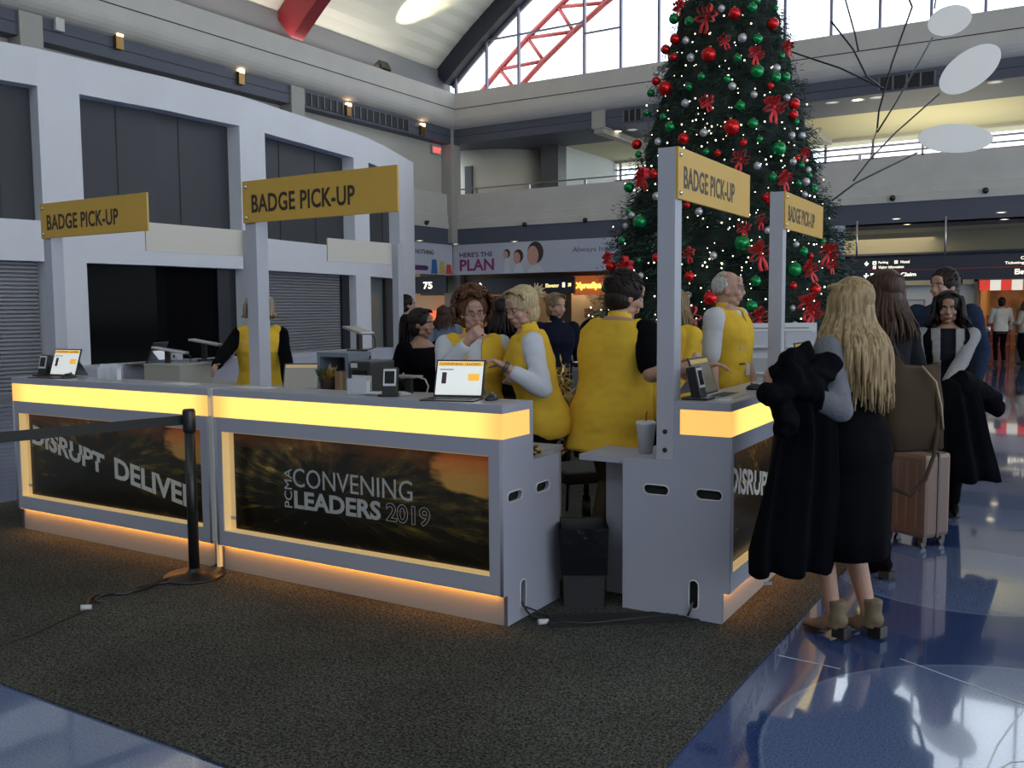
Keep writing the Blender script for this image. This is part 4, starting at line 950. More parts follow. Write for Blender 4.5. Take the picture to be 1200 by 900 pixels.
# ================================================================= people
def skinmat(nm, c):
    m = mat(nm, c, .5, noise_amt=.05, nscale=30); b = m.node_tree.nodes['Principled BSDF']
    b.inputs['Subsurface Weight'].default_value = .0
    return m
SK = skinmat('skin_light', (.42, .235, .17)); SK2 = skinmat('skin_tan', (.33, .18, .125)); SK3 = skinmat('skin_pale', (.47, .275, .21))
LIP = mat('lips', (.36, .14, .12), .45); EYEW = mat('eye_white', (.6, .58, .55), .3); EYEI = mat('eye_iris', (.03, .02, .015), .2)
def fabric(nm, c, amt=.12, ns=6., bump=.25, bs=14., rough=.9):
    return mat(nm, c, rough, noise_amt=amt, nscale=ns, bump=bump, bscale=bs, spec=.06, sheen=0)
def hairmat(nm, c, c2):
    if nm in MATS: return MATS[nm]
    m = mat(nm, c, .5, spec=.22); nt = m.node_tree; b = nt.nodes['Principled BSDF']
    tc = nt.nodes.new('ShaderNodeTexCoord'); mp = nt.nodes.new('ShaderNodeMapping'); mp.inputs['Scale'].default_value = (90, 90, 9)
    n = nt.nodes.new('ShaderNodeTexNoise'); n.inputs['Scale'].default_value = 1; n.inputs['Detail'].default_value = 3
    mx = nt.nodes.new('ShaderNodeMix'); mx.data_type = 'RGBA'; mx.inputs['A'].default_value = (*c, 1); mx.inputs['B'].default_value = (*c2, 1)
    mr = nt.nodes.new('ShaderNodeMapRange'); mr.inputs['From Min'].default_value = .35; mr.inputs['From Max'].default_value = .65
    nt.links.new(tc.outputs['Object'], mp.inputs['Vector']); nt.links.new(mp.outputs['Vector'], n.inputs['Vector']); nt.links.new(n.outputs['Fac'], mr.inputs['Value'])
    nt.links.new(mr.outputs[0], mx.inputs['Factor']); nt.links.new(mx.outputs['Result'], b.inputs['Base Color'])
    bp = nt.nodes.new('ShaderNodeBump'); bp.inputs['Strength'].default_value = .5; bp.inputs['Distance'].default_value = .01
    nt.links.new(n.outputs['Fac'], bp.inputs['Height']); nt.links.new(bp.outputs['Normal'], b.inputs['Normal'])
    return m

class Person:
    """facing +Y in its own frame; s scales a 1.70 m figure"""
    def __init__(self, label, pos, face, H=1.70, lean=0., side=0., twist=0., head=(0, 0, 0), male=False, skin=None, build=1.0, hips=1.0, rw=None, lw=None, re=None, le=None,
                 feet=None, vox=.008, z0=0.009, squat=0., curlR=.6, curlL=.6, palmR=None, palmL=None, legs=True, neckf=0.):
        self.label = label; self.s = s = H/1.70; self.male = male; self.skin = skin or SK; self.vox = vox; self.bd = build; self.hp = hips
        self.rz = math.atan2(-face[0], face[1]); self.pos = V((pos[0], pos[1], z0))
        self.root = thing('person', label, 'person', self.pos, self.rz)
        self.Minv = (Matrix.Translation(self.pos) @ Matrix.Rotation(self.rz, 4, 'Z')).inverted()
        self.drop = squat
        self.pel = V((0, 0, .93 - squat)); self.Mt = (Matrix.Translation(self.pel) @ Matrix.Rotation(side, 4, 'Y') @ Matrix.Rotation(-lean, 4, 'X') @ Matrix.Rotation(twist, 4, 'Z') @ Matrix.Translation(-V((0, 0, .93))))
        self.lean = lean
        hy, hpitch, hroll = head
        nb = self.T((0, -.005, 1.455)); self.nb = nb
        # head partly undoes the lean so that it looks where told
        up = (self.Mt.to_3x3() @ V((0, 0, 1))).normalized()
        self.hc = nb + up*.065 + V((0, .015, .075)) + V((0, neckf, 0))
        self.Hm = Matrix.Translation(self.hc) @ Matrix.Rotation(hy, 4, 'Z') @ Matrix.Rotation(-hpitch, 4, 'X') @ Matrix.Rotation(hroll, 4, 'Y')
        sw = (.19 if male else .168)*build**.5; self.sw = sw
        self.sh = [self.T((sw*k, -.005, 1.385)) for k in (1, -1)]
        self.wr = []; self.el = []
        for k, w, e in ((0, rw, re), (1, lw, le)):
            sg = 1 if k == 0 else -1; S = self.sh[k]
            W = self.loc(w) if w is not None else S + V((sg*.06, .06, -.50))
            L1, L2 = .285, .255
            d = W - S; D = d.length
            if D > (L1+L2)*.995: W = S + d.normalized()*(L1+L2)*.995; d = W - S; D = d.length
            D = max(D, .12)
            hint = V(e) if e is not None else V((sg*.35, -.5, -.8))
            a = (L1*L1 - L2*L2 + D*D)/(2*D); hgt = math.sqrt(max(0, L1*L1 - a*a)); u = d.normalized()
            p = (hint - u*hint.dot(u)); p = p.normalized() if p.length > 1e-4 else u.orthogonal()
            self.el.append(S + u*a + p*hgt); self.wr.append(W)
        self.hip = [V((.088*k*hips, 0, .89 - squat)) for k in (1, -1)]
        ft = feet or [(.10, .02), (-.10, -.02)]
        self.ank = [V((f[0], f[1]-.02, .085 + (f[2] if len(f) > 2 else 0))) for f in ft]
        self.kn = []
        for k in (0, 1):
            a, b = self.hip[k], self.ank[k]; D = (b-a).length; L = .415
            h = math.sqrt(max(0, L*L - D*D/4)); self.kn.append((a+b)/2 + V((0, 1, .05)).normalized()*max(h, .02))
        self.curl = (curlR, curlL); self.palm = (palmR, palmL)
    def T(self, p): return self.Mt @ V(p)
    def loc(self, w):
        """world point ('w',x,y,z) or own-frame point in 1.70 m units"""
        if w[0] == 'w': return (self.Minv @ V(w[1:])) / self.s
        return V(w)
    SEC_F = [(.79, .150, .105, -.005), (.86, .172, .118, -.01), (.93, .175, .118, -.01), (1.0, .155, .105, 0), (1.08, .130, .092, .005), (1.16, .138, .098, .01), (1.25, .152, .118, .025), (1.32, .158, .105, .015), (1.38, .160, .085, -.002), (1.425, .115, .065, -.012), (1.465, .055, .055, -.012)]
    SEC_M = [(.79, .150, .105, -.005), (.86, .165, .115, -.01), (.93, .165, .115, -.005), (1.0, .158, .112, 0), (1.08, .152, .110, .005), (1.16, .160, .115, .005), (1.25, .175, .120, .01), (1.32, .182, .112, .005), (1.38, .182, .090, -.002), (1.43, .130, .070, -.012), (1.47, .062, .060, -.012)]
    def torso(self, mb, inf=0., z0=.79, z1=1.47, flare=0., n=22, tz=None, clamp_low=None):
        sec = self.SEC_M if self.male else self.SEC_F; rings = []
        zs = sorted(set([z0, z1] + [s_[0] for s_ in sec if z0 < s_[0] < z1]))
        for z in zs:
            zz = min(max(z, sec[0][0]), sec[-1][0])
            for a, b in zip(sec, sec[1:]):
                if a[0] <= zz <= b[0]:
                    t = (zz-a[0])/(b[0]-a[0]); rx, ry, yc = [a[i] + (b[i]-a[i])*t for i in (1, 2, 3)]; break
            k = self.bd if z > 1.0 else (self.bd + self.hp)/2
            fl = flare*max(0, (1.05-z)/.25)
            rx = rx*k + inf + fl; ry = ry*k + inf + fl; ring = []
            for j in range(n):
                a = 2*PI*j/n; c, s_ = math.cos(a), math.sin(a)
                ring.append((abs(c)**.85*math.copysign(rx, c), yc + abs(s_)**.85*math.copysign(ry, s_), z))
            rings.append([self.T(p) for p in ring])
        mb.loft(rings)
    def limb(self, mb, k, inf, t1=2.0, wrist=None):
        """arm from shoulder; t1 in 0..2 (1 = elbow, 2 = wrist)"""
        b = .92 if not self.male else 1.08; b *= self.bd**.4
        S, E, W = self.sh[k], self.el[k], self.wr[k]
        e = S.lerp(E, min(t1, 1))
        r = lambda t: (.052 + (.040-.052)*t)*b + inf
        mb.rcone(S, .056*b + inf*.9, S.lerp(e, .25), .051*b + inf*.95, 14); mb.rcone(S.lerp(e, .22), .050*b + inf*.8, e, r(min(t1, 1)), 14)
        if t1 > 1:
            w = E.lerp(W, t1-1); mb.rcone(E, .041*b + inf, E.lerp(w, .35), (.040*b + inf)*1.0, 14); mb.rcone(E.lerp(w, .3), .040*b + inf, w, (.040 + (.027-.040)*(t1-1))*b + inf*.8, 14)
    def head(self, mb):
        H = self.Hm; k = 1.04 if self.male else .97
        def el(c, r, rot=None): mb.sph((0, 0, 0), r, 18, 12, M=H @ Matrix.Scale(k, 4) @ Matrix.Translation(V(c)) @ (rot or Matrix.Identity(4)))
        el((0, -.014, .028), (.074, .092, .088)); el((0, .018, -.022), (.063, .068, .080)); el((0, .012, -.065), (.054, .060, .045))
        el((0, .050, -.098), (.026, .024, .018)); el((0, .072, .028), (.050, .020, .014)); el((0, .07, .055), (.045, .02, .03))
        for s in (1, -1):
            el((s*.037, .058, -.028), (.026, .024, .024)); el((s*.076, -.004, -.012), (.009, .020, .032), Matrix.Rotation(s*.3, 4, 'Z'))
            el((s*.011, .092, -.034), (.009, .011, .008)); el((s*.04, .02, -.075), (.02, .035, .022))
        def P(c): return H @ (V(c)*k)
        mb.rcone(P((0, .082, .020)), .0085*k, P((0, .101, -.028)), .0125*k, 10)
        el((0, .084, -.056), (.023, .012, .0065)); el((0, .083, -.069), (.020, .011, .0075)); el((0, .075, -.06), (.034, .014, .022))
        mb.rcone(self.nb + V((0, 0, -.03)), .056*(1.12 if self.male else .9), self.hc + (self.Hm.to_3x3() @ V((0, -.025, -.06))), .050*(1.12 if self.male else .9), 16)
    def hand(self, mb, k):
        E, W = self.el[k], self.wr[k]; d = (W - E).normalized(); sg = 1 if k == 0 else -1
        n = V(self.palm[k]) if self.palm[k] is not None else V((-sg*.8, 0, -.3)) 
        n = (n - d*n.dot(d)); n = n.normalized() if n.length > 1e-3 else d.orthogonal().normalized()
        s = d.cross(n)*sg   # towards the thumb
        b = 1.0 if not self.male else 1.1
        c = self.curl[k]
        mb.rcone(W, .026*b, W + d*.03, .027*b, 12, .8, n)
        for o in (-.026, -.009, .009, .026): mb.rcone(W + d*.02 + s*o*.7*b, .014*b, W + d*.082*b + s*o*b, .0125*b, 10)
        def fing(base, dir_, L, r, cc, axis_n):
            p = base; dd = dir_; 
            for j, f in enumerate((.45, .32, .25)):
                ang = cc*(.8 if j == 0 else 1.1)
                dd = (dd*math.cos(ang) + axis_n*math.sin(ang)).normalized(); axis_n = (axis_n - dd*axis_n.dot(dd)).normalized()
                q = p + dd*L*f; mb.rcone(p, r, q, r*.88, 8); p = q; r *= .9
        for o, L, sp in ((.029, .070, .10), (.010, .079, .03), (-.009, .074, -.04), (-.027, .058, -.12)):
            fing(W + d*.082*b + s*o*b, (d + s*sp).normalized(), L*b, .0088*b, c, n)
        fing(W + d*.028 + s*.024*b + n*.006, (d*.55 + s*.75 + n*.35).normalized(), .068*b, .0108*b, c*.35, (n*.6 + d*.4).normalized())
    def body(self, hands=(1, 1), feet=True, eyes=True, brow=(.06, .03, .02), legs=True):
        mb = MB(); self.torso(mb); self.head(mb)
        for k in (0, 1):
            self.limb(mb, k, 0.)
            if hands[k]: self.hand(mb, k)
            if legs:
                mb.rcone(self.hip[k], .084, self.kn[k], .052, 14); mb.rcone(self.kn[k], .051, self.kn[k].lerp(self.ank[k], .35), .052, 14); mb.rcone(self.kn[k].lerp(self.ank[k], .35), .052, self.ank[k], .034, 14)
                a = self.ank[k]; mb.rcone(a + V((0, -.01, -.03)), .028, a + V((0, .10, -.045)), .018, 10)
        for v in mb.bm.verts: v.co *= self.s
        Hi = self.Hm.inverted(); s = self.s; k = 1.04 if self.male else .97
        def post(b):
            for f in b.faces:
                q = (Hi @ (f.calc_center_median()/s))/k
                if abs(q.x) < .020 and .078 < q.y < .12 and -.074 < q.z < -.052 and abs(q.x) < .021*(1-((q.z+.063)/.014)**2): f.material_index = 1
                f.smooth = True
        o = mb.build('body', [self.skin, LIP], self.root, remesh=self.vox*s if self.vox > .006 else self.vox, smooth_it=2, post=post)
        if eyes:
            for sg in (1, -1):
                mb = MB(); M = Matrix.Scale(s, 4) @ self.Hm @ Matrix.Scale(k, 4)
                mb.sph((sg*.031, .0765, .004), (.0120, .0105, .0068), 14, 8, M=M); mb.mi = 1; mb.sph((sg*.031, .0845, .004), (.0052, .0038, .0054), 12, 8, M=M); mb.mi = 0
                mb.build('eye', [EYEW, EYEI], o)
                mb = MB(); mb.tube([M @ V((sg*x, y, z)) for x, y, z in ((.014, .092, .024), (.028, .092, .030), (.040, .083, .029), (.050, .072, .023))], [.0022*s, .0034*s, .003*s, .0014*s], 6); mb.build('eyebrow', mat('brow_%d' % int(brow[0]*100), brow, .7), o)
        self.bobj = o; return o
    def scale(self, mb):
        for v in mb.bm.verts: v.co *= self.s
    def top(self, m, name='shirt', inf=.009, sleeve=1.95, z0=.86, z1=1.44, collar=None, flare=0., fold=.006, sl=(1, 1), neck=0.):
        mb = MB(); self.torso(mb, inf, z0, z1, flare)
        for k in (0, 1):
            if sl[k]: self.limb(mb, k, inf + .004, sleeve)
        if neck: mb.rcone(self.nb + V((0, 0, -.04)), .062, self.nb.lerp(self.hc, .1 + neck), .060, 16)
        self.scale(mb); self.wrinkle_seed = hash(name) % 7
        return mb.build(name, m, self.root, remesh=.009 if self.vox < .01 else .013, smooth_it=2, post=self.wrinkle(fold))
    def wrinkle(self, amp, cutf=None):
        def post(b):
            b.normal_update()
            for v in b.verts:
                p = v.co; n = noise.noise(V((p.x*7 + self.pos.x*3, p.y*7, p.z*11))) + .5*noise.noise(V((p.x*17, p.y*17 + self.pos.y*3, p.z*23)))
                v.co += v.normal*n*amp
            if cutf:
                Ti = self.Mt.inverted(); rm = [f for f in b.faces if cutf(Ti @ (f.calc_center_median()/self.s))]
                bmesh.ops.delete(b, geom=rm, context='FACES')
            for f in b.faces: f.smooth = True
        return post
    def vest(self, m, name='fleece_vest', z0=.80, inf=.022, flare=.03, collar=True, gap=0., fold=.007, vneck=.06, shoulders=True):
        mb = MB(); self.torso(mb, inf, z0, 1.435, flare, n=28)
        for k in (0, 1) if shoulders else ():
            S = self.sh[k]; q = S + (self.T((0, 0, 1.385)) - S)*.25
            mb.rcone(q, .062 + inf*.5, q.lerp(S, .45), .058*(1.08 if self.male else .94) + inf*.45, 14)
        if collar:
            c0 = self.T((0, -.012, 1.42)); c1 = self.T((0, -.012, 1.485)); mb.rcone(c0, .070, c1, .060, 18)
        self.scale(mb); s = self.s
        def cut(p):
            if collar and p.z > 1.497 : return True
            if p.y > .02 and vneck and p.z > 1.35 and abs(p.x) < (p.z-1.35)*.6*(vneck/.06): return True
            if gap and p.y > .02 and abs(p.x) < gap*(1 + (p.z-1.1)*.8): return True
            return False
        o = mb.build(name, m, self.root, remesh=.009, smooth_it=3, post=self.wrinkle(fold, cut))
        md = o.modifiers.new('thick', 'SOLIDIFY'); md.thickness = .008; md.offset = 1
        return o
    def trousers(self, m, name='trousers', inf=.012, low=.06, wide=0., z1=1.0):
        mb = MB(); self.torso(mb, inf*.8, .80, z1)
        for k in (0, 1):
            a, b, c = self.hip[k], self.kn[k], self.kn[k].lerp(self.ank[k], 1-low)
            mb.rcone(a, .086+inf, b, .055+inf+wide*.5, 14); mb.rcone(b, .055+inf+wide*.5, c, .040+inf+wide, 14)
        self.scale(mb); return mb.build(name, m, self.root, remesh=.011, smooth_it=2, post=self.wrinkle(.006))
    def shoes(self, m, name='shoe', heel=0., shaft=.0, sole=None):
        for k in (0, 1):
            a = self.ank[k]*self.s; s = self.s
            mb = MB(); g = .045
            if shaft: mb.loft([[(a + V((.047*w_*math.cos(q), -.012 + .050*w_*math.sin(q), z_)))*s if False else (a*1.0 + V((.047*w_*math.cos(q), -.012 + .052*w_*math.sin(q), z_))*s) for q in [2*PI*j/18 for j in range(18)]] for z_, w_ in ((-.045, .9), (.0, .86), (shaft*.5, .84), (shaft, .93), (shaft+.004, .8))])
            mb.rcone(a + V((0, -.032, -.035 + heel*.6))*s, .038*s, a + V((0, .06, -.045 + heel*.1))*s, .037*s, 12); mb.rcone(a + V((0, .05, -.046 + heel*.08))*s, .038*s, a + V((0, .165, -.066))*s, .015*s, 12)
            o = mb.build(name, m, self.root, remesh=.007, smooth_it=2)
            mb = MB(); z = a.z - .085*s
            x = a.x
            pts = [(-.075, .030), (-.06, .037), (.0, .036), (.08, .044), (.14, .034), (.17, .014)]
            ring = [(x + w_*s, a.y + y*s, 0) for y, w_ in pts] + [(x - w_*s, a.y + y*s, 0) for y, w_ in pts[::-1]]
            if heel:
                mb.poly([(p[0], p[1], z) for p in ring if p[1] > a.y + .03*s] , .012, (0, 0, 1)); hb = MB(); hb.box((x-.032*s, a.y-.075*s, z), (x+.032*s, a.y-.005*s, z+heel*s), bev=.004); hb.build('heel', sole or mat('sole_black', (.02, .02, .02), .6), o)
            else: mb.poly([(p[0], p[1], z) for p in ring], .02, (0, 0, 1))
            mb.build('sole', sole or mat('sole_black', (.02, .02, .02), .6), o)
    # ---- hair
    def cap(self, mb, inf=.012, back=.012, down=0., front=0.):
        k = 1.04 if self.male else .97
        M = self.Hm @ Matrix.Scale(k, 4)
        mb.sph((0, -.022 - back + front, .036), (.078 + inf, .090 + inf, .086 + inf), 22, 14, M=M)
        if down: mb.sph((0, -.045, -.02 - down*.5), (.070 + inf, .060 + inf, .06 + down), 20, 12, M=M)
    def hair(self, m, style='short', L=.3, seed=1, vol=.0, n=90, extra=None, spread=.0):
        rnd = random.Random(seed); mb = MB(); k = 1.04 if self.male else .97; H = self.Hm @ Matrix.Scale(k, 4)
        def HP(p): return H @ V(p)
        if style in ('short', 'fringe_only'):
            if style == 'short':
                self.cap(mb, .008 + vol, .010, .02)
                for q in range(n):
                    a = rnd.uniform(0, 2*PI); e = rnd.uniform(.15, 1.45)
                    d = V((math.cos(a)*math.cos(e), math.sin(a)*math.cos(e), math.sin(e)))
                    if d.y > .55 and e < .62: continue
                    r = V((.080 + vol, .096 + vol, .09 + vol)); p = V((d.x*r.x, -.03 + d.y*r.y, .034 + d.z*r.z)); t = V((rnd.uniform(-.4, .4), .8, -.5 + rnd.uniform(-.3, .3)))
                    t = (t - d*t.dot(d)).normalized()
                    mb.tube([HP(p - d*.01), HP(p + t*.02 + d*.006), HP(p + t*.045 + d*.0)], [.009, .008, .003], 5)
            else:   # receding: band of hair round the back and sides
                for q in range(n):
                    a = rnd.uniform(PI*.98, PI*2.02); e = rnd.uniform(-.45, .55)
                    d = V((math.cos(a)*math.cos(e), math.sin(a)*math.cos(e), math.sin(e)))
                    p = V((d.x*.074, -.014 + d.y*.094, .02 + d.z*.085)); t = V((0, -.3, -1)); t = (t - d*t.dot(d)).normalized()
                    mb.tube([HP(p - t*.015 - d*.006), HP(p + d*.004), HP(p + t*.03 + d*.001)], [.010, .011, .004], 5)
                for q in range(n//3):
                    a = rnd.uniform(PI*1.0, PI*2.0); e = rnd.uniform(.6, 1.4); d = V((math.cos(a)*math.cos(e), math.sin(a)*math.cos(e), math.sin(e)))
                    p = V((d.x*.074, -.014 + d.y*.092, .03 + d.z*.088)); t = V((rnd.uniform(-.3, .3), -1, 0)); t = (t - d*t.dot(d)).normalized()
                    mb.tube([HP(p - d*.003), HP(p + t*.02), HP(p + t*.04 - d*.002)], [.004, .005, .002], 5)
        elif style == 'curly':
            self.cap(mb, .012 + vol*.45, .010 + vol*.6, .03)
            for q in range(n*3):
                a = rnd.uniform(0, 2*PI); e = rnd.uniform(-.75, 1.5); d = V((math.cos(a)*math.cos(e), math.sin(a)*math.cos(e), math.sin(e)))
                if d.y > .30 and e < .60: continue
                R = V((.090 + vol, .098 + vol*.8, .098 + vol)); p = V((d.x*R.x, -.025 - vol*.5 + d.y*R.y, .038 + d.z*R.z))
                u = d.orthogonal().normalized(); w_ = d.cross(u); rr = rnd.uniform(.012, .020); ph = rnd.uniform(0, 6)
                mb.tube([HP(p + (u*math.cos(ph+t*1.3) + w_*math.sin(ph+t*1.3))*rr + d*(.004*t)) for t in range(6)], [.006, .008, .008, .008, .006, .003], 5)
        else:       # long, pony, bun, bob
            self.cap(mb, .010 + vol, .008, .03)
            g = V((0, 0, -1))
            back = (self.Hm.to_3x3() @ V((0, -1, 0))); back.z = 0; back.normalize(); rt = V((-back.y, back.x, 0))
            if style in ('long', 'bob'):
                for q in range(n):
                    a = rnd.uniform(-1.0, 1.0)*math.radians(118); fr = abs(a)/math.radians(118)
                    d = back*math.cos(a) + rt*math.sin(a)
                    LL = L*(rnd.uniform(.66, 1.06) - .42*fr*fr)
                    st = rnd.uniform(0, .9)
                    topp = HP((0, -.01 + .05*fr, .118 + vol)) + d*(.018 + .05*st)
                    c = self.hc
                    pts = [topp - V((0, 0, .012 + .02*st*st)), HP((0, -.03, .085)) + d*(.078+vol) , c + V((0, 0, .035)) + d*(.093 + vol), c + V((0, 0, -.03)) + d*(.090+vol+.01*rnd.random())]
                    zz = -.03; m_ = max(2, int(LL/.055)); ph = rnd.uniform(0, 6); off = rnd.uniform(-.008, .03)
                    for j in range(1, m_+1):
                        z = -.03 - LL*j/m_; rr = .085 + vol + .062*min(1, max(0, (-.03-z)/.16)) + off*j/m_
                        sw_ = (.006 + .008*j/m_)*math.sin(ph + j*.9)
                        hang = d*rr + rt*(sw_ + spread*math.sin(a)*min(1, max(0, (-.03-z)/.25)))
                        if z < -.15: hang += back*.02*abs(math.cos(a))
                        pts.append(c + V((0, 0, z)) + hang)
                    N_ = len(pts); w0 = rnd.uniform(.009, .016)
                    mb.tube(pts, [w0*(.55 if i == 0 else 1.0)*(1 if i < N_*.55 else (1 - .85*(i-N_*.55)/(N_*.45))) for i in range(N_)], 6)
            if style in ('pony', 'bun'):
                for q in range(n//2):     # strands combed back
                    a = rnd.uniform(-1, 1)*1.35; e0 = rnd.uniform(.35, 1.0)
                    pts = []
                    for t in (0, .25, .5, .75, 1):
                        yy = .055*(1-t) - .115*t; ang = a*(1-t*.55); rx = (.083+vol)*math.sin(PI*(.32 + .5*t)); 
                        pts.append(HP((math.sin(ang)*(.088+vol)*(1-.25*t), .062 - .175*t + (0 if abs(a) < .8 else -.03*(1-t)), .045 + math.cos(ang)*(.078 + vol)*math.sin(PI*(.38 + .42*t)) - .02*t)))
                    mb.tube(pts, [.006, .009, .010, .009, .006], 5)
                b0 = HP((0, -.118 - vol, .055))
                if style == 'pony':
                    for q in range(n):
                        a = rnd.uniform(0, 2*PI); r = rnd.uniform(0, .022)
                        o_ = V((math.cos(a)*r, math.sin(a)*r, 0)); pts = [b0 + o_*.5 - back*.01]
                        for j in range(1, 7):
                            t = j/6; pts.append(b0 + back*(.05*math.sin(min(1, t*1.6)*PI/2)) + V((0, 0, .02*math.sin(PI*min(1, t*2)) - L*t*t*.9 - .02*t)) + o_*(1+t*1.3) + rt*.008*math.sin(j+q))
                        mb.tube(pts, [.006, .010, .010, .009, .008, .005, .002], 5)
                else:
                    for q in range(n//2):   # loose spiky bun
                        d = V((rnd.gauss(0, 1), rnd.gauss(0, 1) , rnd.gauss(0, 1))).normalized(); 
                        mb.tube([b0 - back*.01, b0 + d*.022 + back*.012, b0 + d*(.038 + .03*rnd.random()) + back*.02], [.010, .009, .003], 5)
        if extra: extra(mb, HP, rnd)
        self.scale(mb)
        return mb.build('hair', m, self.bobj, recalc=True)
    def glasses(self, m=None):
        m = m or mat('glasses_frame', (.12, .10, .09), .3, .5); k = 1.04 if self.male else .97; M = Matrix.Scale(self.s, 4) @ self.Hm @ Matrix.Scale(k, 4)
        t = MB()
        for sg in (1, -1):
            t.tube([M @ V((sg*.033 + .021*math.cos(a), .100 - abs(sg*.033 + .021*math.cos(a))*.12, .002 + .017*math.sin(a))) for a in [2*PI*i/16 for i in range(18)]], .0016, 5, cap=False)
            t.tube([M @ V(p) for p in ((sg*.054, .094, .006), (sg*.077, .06, .008), (sg*.080, .0, .002))], .0014, 5)
        t.tube([M @ V(p) for p in ((-.012, .098, .006), (0, .103, .009), (.012, .098, .006))], .0014, 5)
        return t.build('glasses', m, self.bobj)
    def lanyard(self, m, drop=.30, badge=True):
        t = MB(); f = lambda p: self.T(p)*self.s
        for sg in (1, -1):
            t.tube([f((sg*.062, -.03, 1.455)), f((sg*.066, .045, 1.43)), f((sg*.055, .105, 1.36)), f((sg*.03, .150, 1.25)), f((0, .155, 1.38-drop))], .008, 6, flat=((0, 1, 0), .25))
        o = t.build('lanyard', m, self.root)
        if badge: b = MB(); c = f((0, .158, 1.33-drop)); b.box((c.x-.035, c.y-.004, c.z-.05), (c.x+.035, c.y+.004, c.z+.05)); b.build('badge', mat('badge_paper', (.6, .6, .62), .4), o)
    def pin(self, x, z, w_, h_, m, name='name_tag', y=.152):
        t = MB(); c = self.T((x, y, z)); R3 = self.Mt.to_3x3()
        M = Matrix.Scale(self.s, 4) @ Matrix.Translation(c) @ R3.to_4x4() @ Matrix.Rotation(-x*2.2, 4, 'Z')
        t.box((-w_/2, -.012, -h_/2), (w_/2, .006, h_/2), M, bev=.002); return t.build(name, m, self.root)
YEL = fabric('yellow_fleece', (.72, .46, .05), .10, 5, .3, 9)
BLK = fabric('black_cloth', (.0035, .0035, .005), .2, 6, .3, 10)
WHT = fabric('white_shirt', (.56, .58, .64), .05, 5, .3, 12)
KHA = fabric('khaki_cloth', (.13, .10, .065)); NAVY = fabric('navy_cloth', (.018, .028, .055)); GRY = fabric('grey_knit', (.16, .165, .19), .1, 30, .5, 60)
LGR = fabric('light_grey_knit', (.27, .27, .28), .08, 30, .4, 60); OLV = fabric('olive_jacket', (.10, .10, .07), .3, 9)
BLD = hairmat('hair_blonde', (.42, .31, .165), (.20, .13, .065)); DKH = hairmat('hair_dark', (.022, .014, .012), (.008, .006, .006)); BRN = hairmat('hair_brown', (.075, .038, .022), (.03, .016, .012))
AUB = hairmat('hair_auburn', (.17, .075, .035), (.06, .025, .015)); GRH = hairmat('hair_grey_white', (.62, .61, .60), (.42, .41, .40)); LBL = hairmat('hair_light_blonde', (.58, .47, .28), (.34, .26, .14))
LAN = mat('lanyard_blue', (.05, .17, .50), .5); TAGD = mat('tag_dark', (.02, .03, .06), .3); TAGB = mat('tag_blue', (.08, .25, .5), .3)
def wp(px, py, D): p = atd(px, py, D); return ('w', p.x, p.y, p.z)
def fl(px, D): p = atd(px, 400, D); return (p.x, p.y)
def wf(r, f): return (R0.x*r + F0.x*f, R0.y*r + F0.y*f)       # facing from camera-right and away components

# --- man in yellow vest, dark hair, reaching to the right
P = Person('dark-haired man in a yellow vest over a black tee, reaching across the counter', fl(717, 5.4), wf(.78, .62), H=1.70, male=True, build=1.27, hips=1.2, lean=.14, head=(-.42, .30, 0), skin=SK, neckf=.03,
           rw=wp(818, 430, 5.05), re=(.9, -.2, -.9), lw=wp(790, 428, 5.6), feet=[(.12, .0), (-.12, .03)], vox=.006, curlR=.35, curlL=.4, palmR=(0, 0, -1))
P.body(brow=(.02, .012, .01)); P.top(BLK, 'black_tee', .016, .78); P.vest(YEL, inf=.032, z0=.68, flare=.035, vneck=0); P.trousers(KHA, wide=.02); P.shoes(mat('shoe_dark', (.02, .018, .015), .5)); P.hair(DKH, 'short', vol=.012, seed=3, n=160)
# --- woman with light hair tied back, pointing at the laptop
P = Person('blonde woman with hair tied back and a yellow vest, pointing at the laptop', fl(637, 5.45), wf(-.95, -.12), H=1.64, lean=.22, build=1.06, hips=.95, head=(.50, .30, 0), skin=SK3,
           lw=wp(592, 430, 5.15), le=(-.3, -.5, -1), rw=wp(572, 440, 5.75), vox=.006, curlL=.75, palmL=(0, 0, -1))
P.body(brow=(.3, .2, .1)); P.top(WHT, 'white_shirt', .016, 1.72); P.vest(YEL, inf=.028, z0=.80, flare=-.01, vneck=.05); P.trousers(BLK); P.shoes(mat('shoe_dark', (1,1,1))); P.hair(LBL, 'bun', seed=5, n=120, vol=.008); P.glasses()
m = MB(); w_ = P.wr[1]*P.s; e_ = P.el[1]*P.s; d_ = (w_-e_).normalized()
m.cyl(w_ - d_*.012, w_ + d_*.012, .034, .034, 18); m.build('wristwatch', mat('watch_grey', (.10, .10, .11), .3, .6), P.root)
# --- curly auburn woman with glasses, hand at her mouth
P = Person('curly auburn-haired woman with glasses and blue lanyard, hand at her mouth', fl(554, 5.68), wf(.10, -1), H=1.605, lean=.16, build=1.12, head=(.12, .14, .06), skin=SK3,
           rw=wp(549, 400, 5.26), re=(.9, .3, -1.6), lw=wp(604, 442, 5.4), le=(-.6, -.4, -1), vox=.006, curlR=1.05, palmR=(-.8, -.4, .3), palmL=(0, 0, -1))
P.body(brow=(.10, .05, .03)); P.top(WHT, 'white_shirt', .016, 1.80); P.vest(YEL, inf=.026, z0=.80, gap=.038, flare=.03); P.trousers(BLK); P.shoes(mat('shoe_dark', (1,1,1))); P.hair(AUB, 'curly', seed=8, n=150, vol=.034); P.glasses(); P.lanyard(LAN, .34, False)
P.pin(.085, 1.22, .05, .035, mat('pin_white_red', (.6, .35, .3), .4), 'badge_pin', .165); P.pin(.08, 1.30, .05, .04, TAGD, 'badge_pin', .150)
